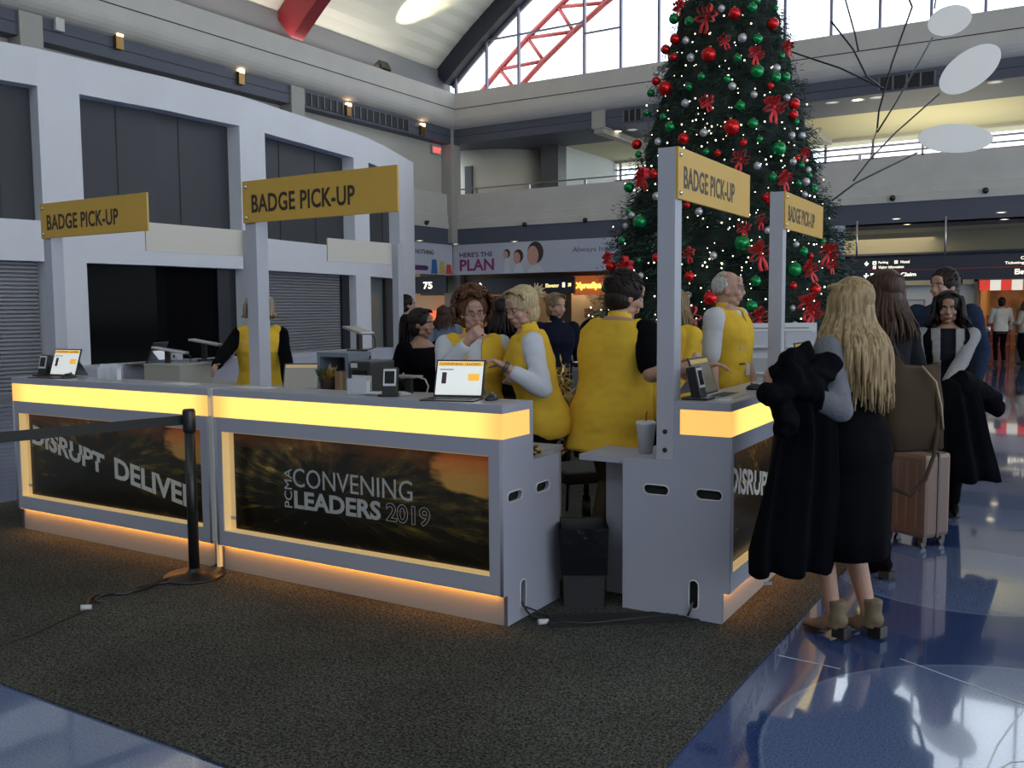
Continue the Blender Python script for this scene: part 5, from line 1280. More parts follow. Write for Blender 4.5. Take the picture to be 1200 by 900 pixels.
# --- volunteer behind the front sign post
P = Person('fair-haired volunteer in yellow vest with black sleeves, half hidden by a sign post', fl(305, 7.5), wf(.05, -1), H=1.63, build=1.08, head=(-.1, .05, 0), skin=SK3,
           rw=wp(244, 441, 6.9), re=(.9, -.3, -.8), lw=wp(338, 455, 7.2), vox=.008, curlR=.3)
P.body(brow=(.3, .25, .2)); P.top(BLK, 'black_sweater', .012, 1.92); P.vest(YEL, inf=.024, z0=.80); P.trousers(BLK); P.shoes(mat('shoe_dark', (1,1,1))); P.hair(hairmat('hair_ash', (.38, .30, .22), (.2, .15, .11)), 'bob', L=.05, seed=2, n=90, vol=.022)
P.pin(.085, 1.30, .09, .05, TAGB, 'name_tag', .140); P.pin(-.06, 1.24, .06, .05, mat('pin_white_red', (1,1,1)), 'badge_pin', .148)
# --- dark ponytail woman in black blazer
P = Person('woman in black blazer with dark hair tied back, looking sideways', fl(494, 7.0), wf(.65, -.75), H=1.545, squat=.03, build=1.0, head=(.55, .1, 0), skin=SK2, z0=.0, rw=wp(480, 470, 6.8), lw=wp(540, 462, 6.7), vox=.007)
P.body(brow=(.02, .015, .01)); P.top(BLK, 'blazer', .018, 1.93, z0=.82, z1=1.40); P.trousers(BLK); P.shoes(mat('shoe_dark', (1,1,1))); P.hair(DKH, 'pony', L=.26, seed=4, n=110, vol=.006)
# --- woman in dark turtleneck behind
P = Person('blonde woman in a dark turtleneck standing behind the yellow vests', fl(652, 8.6), wf(.25, -.95), H=1.64, head=(.35, .1, 0), skin=SK3, rw=None, lw=None, vox=.008)
P.body(brow=(.15, .1, .06)); P.top(NAVY if False else fabric('black_navy_knit', (.010, .013, .025)), 'turtleneck', .014, 1.95, z0=.84, neck=.25); P.trousers(BLK); P.shoes(mat('shoe_dark', (1,1,1))); P.hair(hairmat('hair_dark_blonde', (.30, .22, .12), (.12, .08, .045)), 'bun', seed=6, n=110, vol=.004)
# --- blonde volunteer hidden by the tall post
P = Person('volunteer in yellow vest with long fair hair, mostly hidden by the tall sign post', fl(783, 6.35), wf(.7, .6), H=1.64, build=1.12, head=(-.2, .25, 0), skin=SK3, lean=.12, rw=wp(815, 425, 6.0), lw=wp(800, 425, 6.5), vox=.008)
P.body(brow=(.3, .2, .1)); P.top(YEL, 'yellow_sleeves', .016, .9); P.vest(YEL, inf=.026, z0=.78); P.trousers(BLK); P.shoes(mat('shoe_dark', (1,1,1))); P.hair(hairmat('hair_dark_blonde', (1,1,1), (1,1,1)), 'long', L=.22, seed=9, n=80)
# --- white-haired man
P = Person('white-haired man in a yellow vest over a white short-sleeved shirt, before the tree', fl(852, 6.9), wf(.78, -.58), H=1.765, male=True, build=1.12, hips=1.0, head=(.28, .02, 0), skin=SK3,
           rw=wp(838, 468, 6.6), re=(.3, -1, -.6), lw=wp(885, 452, 6.85), feet=[(.1, 0), (-.1, .05)], vox=.007)
P.body(brow=(.4, .38, .36)); P.top(WHT, 'white_shirt', .016, .92); P.vest(YEL, inf=.024, z0=.86, flare=.015); P.trousers(BLK); P.shoes(mat('shoe_dark', (1,1,1))); P.hair(GRH, 'fringe_only', seed=3, n=150); P.glasses(); P.lanyard(LAN, .30)
P.pin(.10, 1.30, .085, .032, TAGD, 'name_tag', .128); P.pin(.085, 1.20, .06, .07, mat('pin_white_red', (1,1,1)), 'badge_pin', .150); P.pin(.09, 1.07, .05, .012, mat('pocket_zip', (.12, .07, .02), .5), 'pocket_zip', .158)
# --- blonde customer at the near counter
P = Person('woman with long blonde hair, grey sleeves and a long black sleeveless dress', (-.90, 4.42), (-.93, .36), H=1.625, build=1.10, hips=1.08, lean=.03, head=(.05, .18, 0), skin=SK,
           lw=wp(926, 452, 4.02), le=(-.55, -.35, -1.2), rw=wp(925, 445, 4.5), re=(.6, -.3, -1), feet=[(.075, -.06), (-.07, .04)], vox=.006, curlL=.7, curlR=.7)
P.body(); P.top(GRY, 'grey_sweater', .017, 1.93, z0=1.0)
P.vest(BLK, 'black_dress_bodice', z0=.82, inf=.026, flare=.0, collar=False, vneck=.05, shoulders=False)
m = MB(); rings = []
for z, rx, ry, yc in ((1.05, .172, .132, .0), (.95, .205, .155, -.01), (.85, .215, .165, -.01), (.7, .218, .17, -.01), (.55, .212, .17, -.01), (.40, .205, .17, -.01), (.395, .19, .155, -.01)):
    rings.append([V((rx*math.cos(a)*(1 + .035*math.sin(5*a)*(1.05-z)/.6), yc + ry*math.sin(a)*(1 + .035*math.sin(7*a)*(1.05-z)/.6), z))*P.s for a in [2*PI*j/48 for j in range(48)]])
m.loft(rings); m.build('skirt', BLK, P.root)
BOOT = mat('taupe_suede', (.17, .125, .075), .7, noise_amt=.15, nscale=20)
P.shoes(BOOT, 'ankle_boot', heel=.055, shaft=.09, sole=mat('boot_sole_black', (.012, .011, .01), .4))
P.hair(BLD, 'long', L=.46, seed=12, n=340, vol=.008, spread=.045)
# --- dark-haired customer behind her
P = Person('dark-haired woman in black jacket and leggings with black ankle boots, holding a tote', fl(1036, 5.25), (-.90, .42), H=1.70, build=1.0, head=(-.5, .15, 0), skin=SK2,
           lw=wp(1010, 470, 5.0), rw=None, feet=[(.10, .10), (-.08, -.05)], vox=.008)
P.body(); P.top(fabric('black_jacket', (.016, .017, .02)), 'jacket', .026, 1.95, z0=.76, flare=.03, z1=1.45); P.trousers(BLK, 'leggings', .006); P.shoes(BLK, 'ankle_boot', heel=.04, shaft=.10); P.hair(BRN, 'long', L=.24, seed=15, n=130, vol=.006)
# --- person in olive jacket behind
P = Person('person in an olive field jacket with brown hair, mostly hidden in the queue', fl(1040, 6.9), wf(-.6, .7), H=1.66, build=1.0, head=(0, .1, 0), skin=SK2, vox=.009)
P.body(eyes=True); P.top(OLV, 'field_jacket', .030, 1.95, z0=.78, z1=1.46, neck=.2); P.trousers(fabric('dark_denim', (.02, .025, .04))); P.shoes(mat('shoe_dark', (1,1,1))); P.hair(hairmat('hair_greyed_brown', (.16, .12, .10), (.07, .05, .04)), 'bob', L=.10, seed=21, n=90, vol=.004)
# --- tall man in navy shirt
P = Person('dark-haired man in a navy shirt turned towards the counters, behind the curly-haired woman', fl(1104, 7.45), wf(-.62, -.75), H=1.78, male=True, build=1.05, head=(-.42, .02, 0), skin=SK, vox=.008, rw=None, lw=None)
P.body(brow=(.03, .02, .015)); P.top(NAVY, 'navy_shirt', .020, 1.92, z0=.82, z1=1.47); P.trousers(BLK); P.shoes(mat('shoe_dark', (1,1,1))); P.hair(hairmat('hair_dark_brown', (.035, .022, .016), (.012, .008, .007)), 'short', seed=7, vol=.008, n=140)
def wavy(mb, HP, rnd):
    for q in range(170):
        a = rnd.uniform(-2.2, 2.2); z = rnd.uniform(-.26, .08); R_ = .098 if z > -.08 else .115
        p = HP((math.sin(a)*R_, -.02 - math.cos(a)*R_*.95, z)); mb.tube([p + V((.016*math.cos(t*1.4+q), .016*math.sin(t*1.4+q), -.016*t)) for t in range(6)], [.006, .009, .010, .009, .007, .003], 5)
# --- curly dark-haired woman in black vest
P = Person('woman with wavy dark hair, open black vest over pale grey sweater, coat on her arm', fl(1110, 6.8), wf(-.38, -.92), H=1.60, build=1.04, head=(-.05, .08, 0), skin=SK2, vox=.0065,
           rw=wp(1083, 452, 6.55), re=(.6, -.3, -1), lw=wp(1105, 455, 6.45), le=(-.9, .1, -1), feet=[(.07, .0), (-.08, .05)], curlR=.8, curlL=.8)
P.body(brow=(.02, .012, .01)); P.top(fabric('black_top', (.012, .012, .02)), 'dark_top', .010, .5, z0=.84); 
o = P.vest(LGR, 'grey_cardigan', z0=.84, inf=.018, gap=.045, collar=False, flare=.01, shoulders=False)
m = MB()
for k in (0, 1): P.limb(m, k, .016, 1.93)
P.scale(m); m.build('cardigan_sleeve', LGR, P.root, remesh=.009, smooth_it=2, post=P.wrinkle(.004))
P.vest(BLK, 'black_vest', z0=.82, inf=.028, gap=.095, collar=False, flare=.02, vneck=.1, shoulders=False); P.trousers(BLK, 'leggings', .008); P.shoes(BLK, 'shoe')
P.hair(DKH, 'long', L=.15, seed=31, n=150, vol=.016, extra=wavy)
# --- far people
for lb, px, D, H, fc, top, hm, st, sk in (
    ('man in white sweater and dark trousers with a dark cap, by the warm lit store', 1172, 24.2, 1.68, (.2, 1), fabric('cream_sweater', (.55, .50, .44)), DKH, 'short', SK2),
    ('person in a beige top at the warm lit store, beside the man in white', 1200, 24.0, 1.60, (-.6, 1), fabric('beige_top', (.40, .35, .26)), BRN, 'bob', SK),
    ('dark-haired person in a blue shirt beside the white shopfront', 478, 12.6, 1.68, (.9, .2), fabric('teal_blue_shirt', (.02, .045, .085)), DKH, 'short', SK),
    ('person with long brown hair and a pale blue top far behind the blazer', 521, 12.2, 1.55, (.1, 1), fabric('pale_blue_top', (.16, .20, .28)), BRN, 'long', SK2),
    ('dark-haired person in black standing behind the two women in vests', 590, 8.2, 1.60, (.3, 1), BLK, DKH, 'long', SK2)):
    P = Person(lb, fl(px, D), wf(*fc), H=H, vox=.011, skin=sk, male=(st == 'short'), lw=(-.15, .3, 1.1) if D > 20 else None)
    P.body(eyes=D < 15); P.top(top, 'top', .016, 1.9, z0=.84); P.trousers(BLK); P.shoes(mat('shoe_dark', (1,1,1))); P.hair(hm, st, L=.2, seed=int(px), n=60, vol=.006)
# ================================================================= things on and round the counters
BLKP = mat('black_plastic', (.012, .012, .014), .35); GRYP = mat('grey_plastic', (.20, .21, .23), .4); WHP = mat('white_plastic', (.60, .61, .64), .35)
ALU = mat('aluminium', (.45, .46, .48), .3, .8); SCRB = mat('screen_black', (.008, .008, .01), .1)
PAPER = mat('paper_white', (.62, .63, .66), .7); GLOWW = mat('screen_white', (.7, .72, .7), .3, emit=(.85, .88, .86), es=.50); GLOWO = mat('screen_orange', (.7, .4, .05), .3, emit=(1, .52, .04), es=.60)
ZC = HT + .0102   # counter top surface
ZW = ZS + .009
def laptop(x, y, z, rz, label, lean=.32, key=True, lit=True, W=.285, H_=.195, grp=None, kb=None, kd=.15, name='laptop'):
    t = thing(name, label, 'laptop', (x, y, z), rz, grp)
    R = Matrix.Translation((0, .0, .006)) @ Matrix.Rotation(-lean, 4, 'X')
    m = MB(); m.box((-W/2, -.004, 0), (W/2, .004, H_), R, bev=.002); sc = m.build('screen', BLKP, t)
    m = MB(); m.box((-W/2+.009, -.0048, .010), (W/2-.009, -.0042, H_-.009), R); d = m.build('display', GLOWW if lit else mat('display_dim', (.03, .03, .03), .15, emit=(.4, .36, .26), es=.16), sc)
    if True:
        m = MB(); m.box((-W/2+.012, -.0054, H_-.034), (W/2-.012, -.0049, H_-.012), R); hd = m.build('header_bar', GLOWO if lit else mat('display_dim_bar', (.3, .2, .05), .1, emit=(.6, .4, .1), es=.3), d)
        if lit:
            m = MB(); m.mesh(text_mesh('CONVENING LEADERS', W*.84, .013, .01, .0003), R @ M_face((-W*.43, -.0056, H_-.030), (1, 0, 0), (0, 0, 1))); m.build('lettering', mat('ink_dark', (.03, .02, .02), .6), hd)
            m = MB(); m.box((.05*W/.285, -.0052, .085), (.115*W/.285, -.0049, .122), R); m.build('button_yellow', GLOWO, d)
            m = MB(); m.box((-.095, -.0052, .068), (-.070, -.0049, .128), R); m.build('picture_dark', mat('ink_maroon', (.06, .02, .04), .5), d)
            m = MB(); m.box((-.11, -.0052, .140), (-.035, -.0049, .145), R); m.build('text_line', mat('ink_grey', (.25, .25, .25), .6), d)
    if key:
        m = MB(); m.box((-W/2-.01, -kd-.02, 0), (W/2+.01, -.01, .006), bev=.002); k = m.build('keyboard', kb or BLKP, t)
        m = MB()
        for r in range(4):
            for c in range(11): m.box((-W/2+.012+c*(W-.03)/11, -.035-r*.022-.017, .006), (-W/2+.012+(c+.85)*(W-.03)/11, -.035-r*.022, .0078))
        m.build('keys', mat('key_caps', (.03, .03, .032), .5), k)
    m = MB(); m.box((-W/2+.02, .004, .012), (W/2-.02, .007, H_*.6), R); 
    A = R @ V((0, .006, H_*.62)); m.poly([(-W/2+.02, A.y, A.z), (W/2-.02, A.y, A.z), (W/2-.02, A.y+.085, .002), (-W/2+.02, A.y+.085, .002)], .003, (0, 1, .3)); m.build('kickstand', ALU, t)
    return t
def rbox(x, y): return (x, y)
laptop(-2.70, 3.855, ZC, .27, 'open tablet laptop with the orange header page, beside the yellow vests', W=.265)
laptop(-6.06, 3.86, ZC, .12, 'open tablet laptop with lit page at the shutter end of the front counters', W=.26)
laptop(-1.64, 4.60, ZC, PI/2+.02, 'open laptop turned to the queue on the counter beside the tall sign post', lit=False, kb=ALU, W=.29, H_=.20, lean=.35)
laptop(-1.70, 6.80, ZC, PI/2, 'open tablet laptop on the far counter near the white-haired man', lit=False, W=.26)
laptop(-6.78, 5.15, ZC, -PI/2+.5, 'tablet laptop seen from its silver back on the rear counter by the dark shop window', lean=.4, W=.30)
laptop(-6.78, 5.75+.25, ZC, -PI/2+.7, 'second tablet laptop seen from its silver back, nearer the black-sleeved volunteer', lean=.4, W=.28)
def mouse(x, y, z, rz, label):
    t = thing('computer_mouse', label, 'mouse', (x, y, z), rz)
    m = MB(); m.sph((0, 0, .004), (.033, .055, .030), 20, 12)
    for v in m.bm.verts: v.co.z = max(v.co.z, .0)
    m.build('shell', BLKP, t); m = MB(); m.cyl((-.004, .022, .0325), (.004, .022, .0325), .007, n=12); m.build('wheel', GRYP, t)
mouse(-2.50, 3.86, ZC, .3, 'black computer mouse beside the lit laptop on the counter corner')
mouse(-5.90, 3.80, ZC, .2, 'black computer mouse in front of the laptop at the shutter end')
p = on(876, 463, 2, ZC); mouse(-1.52, 5.0, ZC, PI/2, 'black computer mouse beside the laptop turned to the queue')
def card_reader(x, y, z, rz, label, sc=1.):
    t = thing('card_reader', label, 'card reader', (x, y, z), rz)
    R = Matrix.Scale(sc, 4) @ Matrix.Rotation(-.22, 4, 'X')
    m = MB(); m.box((-.040, -.02, .0), (.040, .025, .150), R, bev=.006); b = m.build('body', BLKP, t)
    m = MB(); m.box((-.034, -.023, .050), (.034, -.0195, .140), R); m.build('screen_rim', WHP, b)
    m = MB(); m.box((-.026, -.0245, .062), (.026, -.022, .128), R); m.build('screen', SCRB, b)
    m = MB(); m.box((-.055*sc, -.05*sc, 0), (.055*sc, .07*sc, .012), bev=.004); m.build('foot', BLKP, t)
    return t
p = on(457, 464, 2, ZC); card_reader(p.x, p.y, ZC, .45, 'black card reader with a framed screen, standing beside the papers')
p = on(72, 441, 2, ZC); card_reader(-6.27, 3.85, ZC, .1, 'black card reader beside the laptop at the shutter end')
card_reader(-1.60, 4.36, ZC, PI/2, 'black card reader between the tall sign post and the open laptop', 1.1)
def scanner(x, y, z, rz, label):
    t = thing('document_scanner', label, 'scanner', (x, y, z), rz)
    m = MB(); m.box((-.06, -.05, 0), (.06, .06, .015), bev=.004); m.box((-.02, .01, .0), (.02, .04, .16)); m.build('stand', BLKP, t)
    m = MB(); m.box((-.13, -.06, .15), (.13, .06, .168), Matrix.Rotation(.18, 4, 'Y'), bev=.005); m.build('tray', ALU, t)
    m = MB(); m.tube([(.12, .03, .15), (.17, .05, .10), (.16, .06, .03), (.06, .05, .008)], .004, 6); m.build('cable', BLKP, t)
p = atd(196, 432, 7.3); scanner(p.x, p.y, p.z-.012, .6, 'black stand with tilted silver tray behind the beige box')
p = atd(238, 421, 7.9); scanner(p.x, p.y, p.z-.012, .4, 'black stand with tilted silver tray beside the black sleeve')
p = atd(418, 411, 6.9); scanner(p.x, p.y, p.z-.004, -.3, 'small scanner with silver tray on top of the grey cabinet')
def crate(px, py, D, w_, d_, h, m_, label, name='storage_box', lid=True, rz=0, legs=False, cat='box'):
    p = atd(px, py, D); t = thing(name, label, cat, (p.x, p.y, p.z - h), rz)
    m = MB(); m.box((-w_/2, -d_/2, 0), (w_/2, d_/2, h-.02 if lid else h), bev=.004); m.build('body', m_, t)
    if lid: m = MB(); m.box((-w_/2-.004, -d_/2-.004, h-.022), (w_/2+.004, d_/2+.004, h), bev=.003); m.build('lid', m_, t)
    return t, p
BEI = mat('beige_laminate', (.38, .37, .33), .5); BGR = mat('blue_grey_laminate', (.17, .20, .26), .5)
# staff tables in the middle of the booth
def table(x0, y0, x1, y1, z, label, m_=None):
    t = thing('work_table', label, 'table', ((x0+x1)/2, (y0+y1)/2, .009)); a, b = (x1-x0)/2, (y1-y0)/2; z -= .009
    m = MB(); m.box((-a, -b, z-.03), (a, b, z), bev=.003); m.build('tabletop', m_ or BEI, t)
    for sx in (-1, 1):
        m = MB(); m.box((sx*a-.02*sx, -b+.02, 0), (sx*a-.05*sx, b-.02, z-.03)); m.build('leg', m_ or BEI, t)
    m = MB(); m.box((-a+.05, b-.06, z-.35), (a-.05, b-.04, z-.03)); m.build('modesty_panel', m_ or BEI, t)
table(-5.50, 4.62, -3.50, 5.12, .96, 'long beige staff table behind the front counters with equipment on it')
def on_table(px, z=.962, y=4.85): return on(px, 0, 1, y).x
def tbl(px, Y): return on(px, 450, 1, Y).x
t, p = crate(209, 435, 6.85, .42, .30, .36, BEI, 'beige equipment box on the table in front of the black-sleeved volunteer'); t.location = (tbl(209, 4.80), 4.80, .961); 
t.scale = (1, 1, .45)
t, p = crate(219, 423, 7.6, .32, .25, .2, BGR, 'blue grey equipment box behind the beige box'); t.location = (-6.55, 5.2, p.z-.2)
table(-6.62, 4.9, -6.0, 5.6, p.z-.2, 'beige staff table under the blue grey box')
m = MB()
q = thing('power_adapter', 'white block with two dark round sockets on the blue grey box', 'adapter', (p.x+.0, p.y, p.z)); q.location = (-6.5, 5.15, p.z)
m.box((-.07, -.03, 0), (.07, .03, .055), bev=.006); b = m.build('body', WHP, q)
for sx in (-.03, .03): m = MB(); m.cyl((sx, -.031, .03), (sx, -.028, .03), .013, n=14); m.build('socket', BLKP, b)
# grey cabinet with niche, printers, card printer
GX, GY = tbl(404, 4.86), 4.86
t = thing('grey_cabinet', 'small blue grey open cabinet with a cardboard parcel inside', 'cabinet', (GX, GY, .961))
m = MB(); m.box((-.14, -.12, 0), (-.115, .12, .25)); m.build('side_panel', BGR, t); m = MB(); m.box((.115, -.12, 0), (.14, .12, .25)); m.build('side_panel', BGR, t)
m = MB(); m.box((-.14, -.12, .25), (.14, .12, .28)); m.build('top', BGR, t); m = MB(); m.box((-.14, .10, 0), (.14, .12, .25)); m.build('back', BGR, t)
t = thing('cardboard_parcel', 'small brown cardboard parcel inside the blue grey cabinet', 'parcel', (GX+.04, GY, .961)); m = MB(); m.box((-.06, -.08, 0), (.06, .08, .15), bev=.003); m.build('carton', mat('cardboard', (.30, .19, .10), .8), t); m = MB(); m.box((-.012, -.081, .0), (.012, .081, .151)); m.build('tape', mat('tape_tan', (.4, .3, .2), .3), t)
def printer(px, Y, label, s=1.):
    t = thing('badge_printer', label, 'printer', (tbl(px, Y), Y, .961)); 
    m = MB(); m.box((-.085*s, -.13, 0), (.085*s, .13, .23), bev=.012); b = m.build('body', mat('printer_black', (.03, .03, .033), .4), t)
    m = MB(); m.box((-.06*s, -.135, .10), (.06*s, -.125, .17)); m.build('output_slot', SCRB, b)
    m = MB(); m.box((-.045*s, -.16, .085), (.045*s, -.12, .10)); m.build('tray', GRYP, b); m = MB(); m.box((-.075*s, -.134, .185), (-.02*s, -.128, .215)); m.build('control_panel', WHP, b)
printer(437, 4.84, 'black badge printer on the staff table beside the grey cabinet')
# looped white cable holder and teal pot
p = atd(485, 452, 5.5)
t = thing('cable_stand', 'silver stand with looped white cable behind the card reader', 'stand', (tbl(478, 4.75), 4.75, .961))
m = MB(); m.box((-.12, -.05, 0), (.12, .06, .018), bev=.005); m.build('base', ALU, t); m = MB(); m.box((-.02, 0, .01), (.02, .03, .13)); m.build('stem', BLKP, t); m = MB(); m.box((-.10, -.05, .13), (.08, .06, .145), bev=.004); m.build('tray', ALU, t)
m = MB(); m.tube([(.08, .0, .135), (.14, 0, .125), (.165, 0, .08), (.15, 0, .035), (.10, 0, .02)], .005, 8); m.build('cable', WHP, t)
t = thing('plant_pot', 'small potted plant with gold and green leaves beside the grey cabinet', 'plant', (tbl(384, 4.78), 4.78, .961))
m = MB(); m.lathe([(.04, 0), (.055, .09), (.058, .10), (.05, .10), (.045, .02)], n=18); m.build('pot', mat('pot_dark', (.05, .035, .03), .6), t)
m = MB(); rn = random.Random(4)
for k in range(70):
    d = V((rn.gauss(0, 1), rn.gauss(0, 1), abs(rn.gauss(0, .8)) + .2)).normalized(); a = V((0, 0, .09)); b = a + d*rn.uniform(.06, .13); n_ = d.orthogonal()*.012
    m.mi = k % 2; m.poly([a, a.lerp(b, .5) + n_, b, a.lerp(b, .5) - n_])
m.build('leaves', [mat('leaf_gold', (.40, .25, .05), .4), mat('leaf_green', (.08, .12, .04), .6)], t)
laptop(tbl(352, 4.82), 4.82, .961, .5, 'open laptop with pale screen on the staff table beside the sign post', lean=.35, lit=False, W=.26, kb=ALU)
# papers, holders
def papers(x, y, rz, n, label, w_=.21, d_=.15, name='paper_sheets', z=ZC):
    t = thing(name, label, 'paper', (x, y, z), rz); rn = random.Random(n)
    for k in range(n):
        m = MB(); m.box((-w_/2, -d_/2, .0015*k), (w_/2, d_/2, .0015*k+.0012), Matrix.Translation((rn.uniform(-.02, .02), rn.uniform(-.01, .01), 0)) @ Matrix.Rotation(rn.uniform(-.25, .25), 4, 'Z')); m.build('sheet', PAPER, t)
p = on(430, 466, 2, ZC); papers(p.x, 3.84, .1, 8, 'loose stack of white papers between the holder and the card reader', .20, .13)
papers(-4.12, 3.84, .0, 1, 'single white sheet lying on the counter at the foot of the sign post', .24, .11)
papers(-4.75, 3.80, .1, 2, 'white sheets lying near the joint of the two front counters', .20, .12)
papers(-1.48, 4.42, PI/2, 1, 'small glossy leaflet at the corner of the side counter', .14, .06)
papers(-1.55, 5.32, PI/2, 2, 'white sheets on the side counter past the mouse', .22, .13)
ACR = mat('clear_acrylic', (.75, .78, .85), .1, alpha=.45)
def holder(x, y, rz, label, w_=.10):
    t = thing('card_holder', label, 'holder', (x, y, ZC), rz)
    m = MB(); m.box((-w_/2, -.025, 0), (w_/2, -.022, .085)); m.build('front_plate', ACR, t); m = MB(); m.box((-w_/2, .02, 0), (w_/2, .023, .10)); m.build('back_plate', ACR, t); m = MB(); m.box((-w_/2, -.025, 0), (w_/2, .023, .004)); m.build('foot', ACR, t)
    m = MB(); m.box((-w_/2+.005, -.018, .005), (w_/2-.005, .015, .075)); m.build('cards', PAPER, t)
p = on(388, 466, 2, ZC); holder(p.x, 3.80, .05, 'clear holder full of white cards on the counter beside the papers', .13)
p = on(172, 451, 2, ZC); holder(-5.42, 3.82, .1, 'small clear holder with white cards on the counter behind the belt barrier', .09)
p = on(150, 447, 2, ZC); holder(-5.58, 3.88, .6, 'tilted clear holder with leaflets beside the other small holder', .12)
# cup
t = thing('foam_cup', 'white foam cup with a red straw on the low shelf by the tall post', 'cup', (-1.905, 4.40, ZW))
m = MB(); m.lathe([(.034, 0), (.050, .148), (.052, .150), (.053, .158), (.049, .158), (.047, .15), (.033, .006)], n=28); m.build('cup', WHP, t)
m = MB(); m.lathe([(.052, .150), (.053, .160), (.046, .166), (.001, .166)], n=28); m.build('lid', WHP, t); m = MB(); m.tube([(0, 0, .10), (.002, .0, .20), (.006, 0, .215)], .004, 8); m.build('straw', mat('straw_red', (.6, .02, .02), .4), t)
# side table and white pedestal
t = thing('side_table', 'low white table joined to the side counter behind the waste bin', 'table', (-2.09, 4.44, .009))
m = MB(); m.box((-.13, -.18, .737), (.125, .16, .767), bev=.002); m.build('tabletop', LAM, t); m = MB(); m.box((-.06, .0, 0), (.115, .03, .737)); m.build('leg_panel', LAM, t)
t = thing('pedestal', 'white pedestal box standing behind the end of the front counter', 'pedestal', (-2.72, 4.37, .009))
m = MB(); m.box((-.24, -.13, 0), (.26, .14, .74), bev=.003); m.build('body', LAM, t); m = MB(); m.box((-.245, -.135, .74), (.265, .145, .766), bev=.003); m.build('top', LAM, t)
t = thing('lanyard_heap', 'small heap of yellow and black ribbon lanyards on the low shelf', 'lanyards', (-2.40, 4.07, ZW))
rn = random.Random(3)
for k in range(5):
    m = MB(); a = rn.uniform(0, 3); m.tube([(.05*math.cos(a+q*.9) + rn.uniform(-.02, .02), .05*math.sin(a+q*.7)+rn.uniform(-.02, .02), .01+.008*k) for q in range(7)], .007, 5); m.build('ribbon', mat('ribbon_yellow' if k % 2 else 'ribbon_black', (.6, .4, .04) if k % 2 else (.02, .02, .02), .6), t)
# waste bin
t = thing('waste_bin', 'black square waste bin with a bag liner between the two counters', 'bin', (-2.185, 4.235, .009), math.atan2(.121, .206))
def tap(a, b, z0, z1, mb): mb.loft([[(-a, -a*1.1, z0), (a, -a*1.1, z0), (a, a*1.1, z0), (-a, a*1.1, z0)], [(-b, -b*1.1, z1), (b, -b*1.1, z1), (b, b*1.1, z1), (-b, b*1.1, z1)]], cap=False, smooth=False)
m = MB(); tap(.100, .118, 0, .405, m); tap(.114, .096, .405, .01, m); m.poly([(-.1, -.11, .008), (.1, -.11, .008), (.1, .11, .008), (-.1, .11, .008)]); m.build('bin', mat('bin_dark', (.030, .030, .033), .45), t)
m = MB(); tap(.117, .124, .17, .412, m); tap(.124, .112, .412, .30, m); m.build('bag_liner', mat('bag_black', (.006, .007, .01), .18, bump=.4, bscale=16), t)
# belt barrier
S0 = on(238, 674, 2, 0); 
t = thing('belt_barrier', 'black retractable belt barrier post with its belt stretched sideways', 'barrier', (S0.x, S0.y-.06, .009))
m = MB(); m.lathe([(.17, 0), (.172, .008), (.16, .016), (.05, .028), (.033, .04), (.033, .05)], n=40); m.build('base', BLKP, t)
m = MB(); m.lathe([(.030, .03), (.030, .86)], n=24); m.build('post', BLKP, t); m = MB(); m.lathe([(.034, .84), (.036, .845), (.036, .955), (.030, .968), (.001, .970)], n=24); m.build('belt_head', BLKP, t)
e = on(-40, 520, 2, .90) - t.location; a = V((-.03, 0, .905))
m = MB(); d = (V((e.x, e.y, .905)) - a).normalized(); sd = V((-d.y, d.x, 0))*.0015
m.poly([a - V((0, 0, .027)), V((e.x, e.y, .878)), V((e.x, e.y, .932)), a + V((0, 0, .027))], .003, sd); m.build('belt', mat('belt_black', (.012, .012, .014), .6), t)
# cables on the carpet
def cable(pts, r, label, name='power_cable', plug=None, mt=None):
    z = .012 + r; t = thing(name, label, 'cable', (pts[0][0], pts[0][1], z)); P = []
    q = [V((x - pts[0][0], y - pts[0][1], 0 if len(pt) < 3 else pt[2])) for pt in pts for x, y in (pt[:2],)]
    for i in range(len(q)-1):
        a_, b_, c_, d_ = q[max(i-1, 0)], q[i], q[i+1], q[min(i+2, len(q)-1)]
        for s in range(6): u = s/6; P.append(.5*((2*b_) + (c_-a_)*u + (2*a_-5*b_+4*c_-d_)*u*u + (3*b_-a_-3*c_+d_)*u*u*u))
    P.append(q[-1]); m = MB(); m.tube(P, r, 8); m.build('cord', mt or BLKP, t)
    if plug is not None:
        c = q[-1]; m = MB(); m.cyl(c + V((-.02, -.025, .0)), c + V((.015, .012, .0)), .016, .013, 12); m.build('plug', WHP if plug else BLKP, t)
g = lambda px, py: tuple(on(px, py, 2, .01))[:2]
cable([g(258, 662), g(232, 674), g(200, 680), g(168, 692), g(140, 697), g(115, 699), g(104, 706), g(103, 714)], .009, 'black power cable with a white plug end on the carpet by the barrier base', plug=1)
cable([g(230, 671), g(200, 683), g(165, 688), g(150, 697), g(125, 698), g(112, 704), g(118, 708)], .006, 'thinner grey cable lying along the black power cable', mt=mat('cord_grey', (.05, .05, .05), .5), name='grey_cable')
cable([g(103, 716), g(70, 730), g(30, 748), g(-30, 765)], .003, 'very thin dark cord running over the carpet from the plug', name='thin_cord')
cable([(-2.315, 3.82, .09), (-2.27, 3.82, .03), g(632, 726), g(680, 732), g(740, 727), g(800, 722), (-1.60, 4.22, .02), (-1.585, 4.245, .08)], .006, 'black cable looping between the two counters over the carpet', name='counter_cable')
cable([(-2.30, 3.84, .05), g(640, 722), g(650, 731), g(638, 730)], .005, 'short cable with a small white connector at the counter corner', name='short_cable', plug=1)
m = MB(); A, B, C_, D_ = [V((*g(*p), 0)) for p in ((640, 722), (815, 716), (820, 727), (645, 736))]
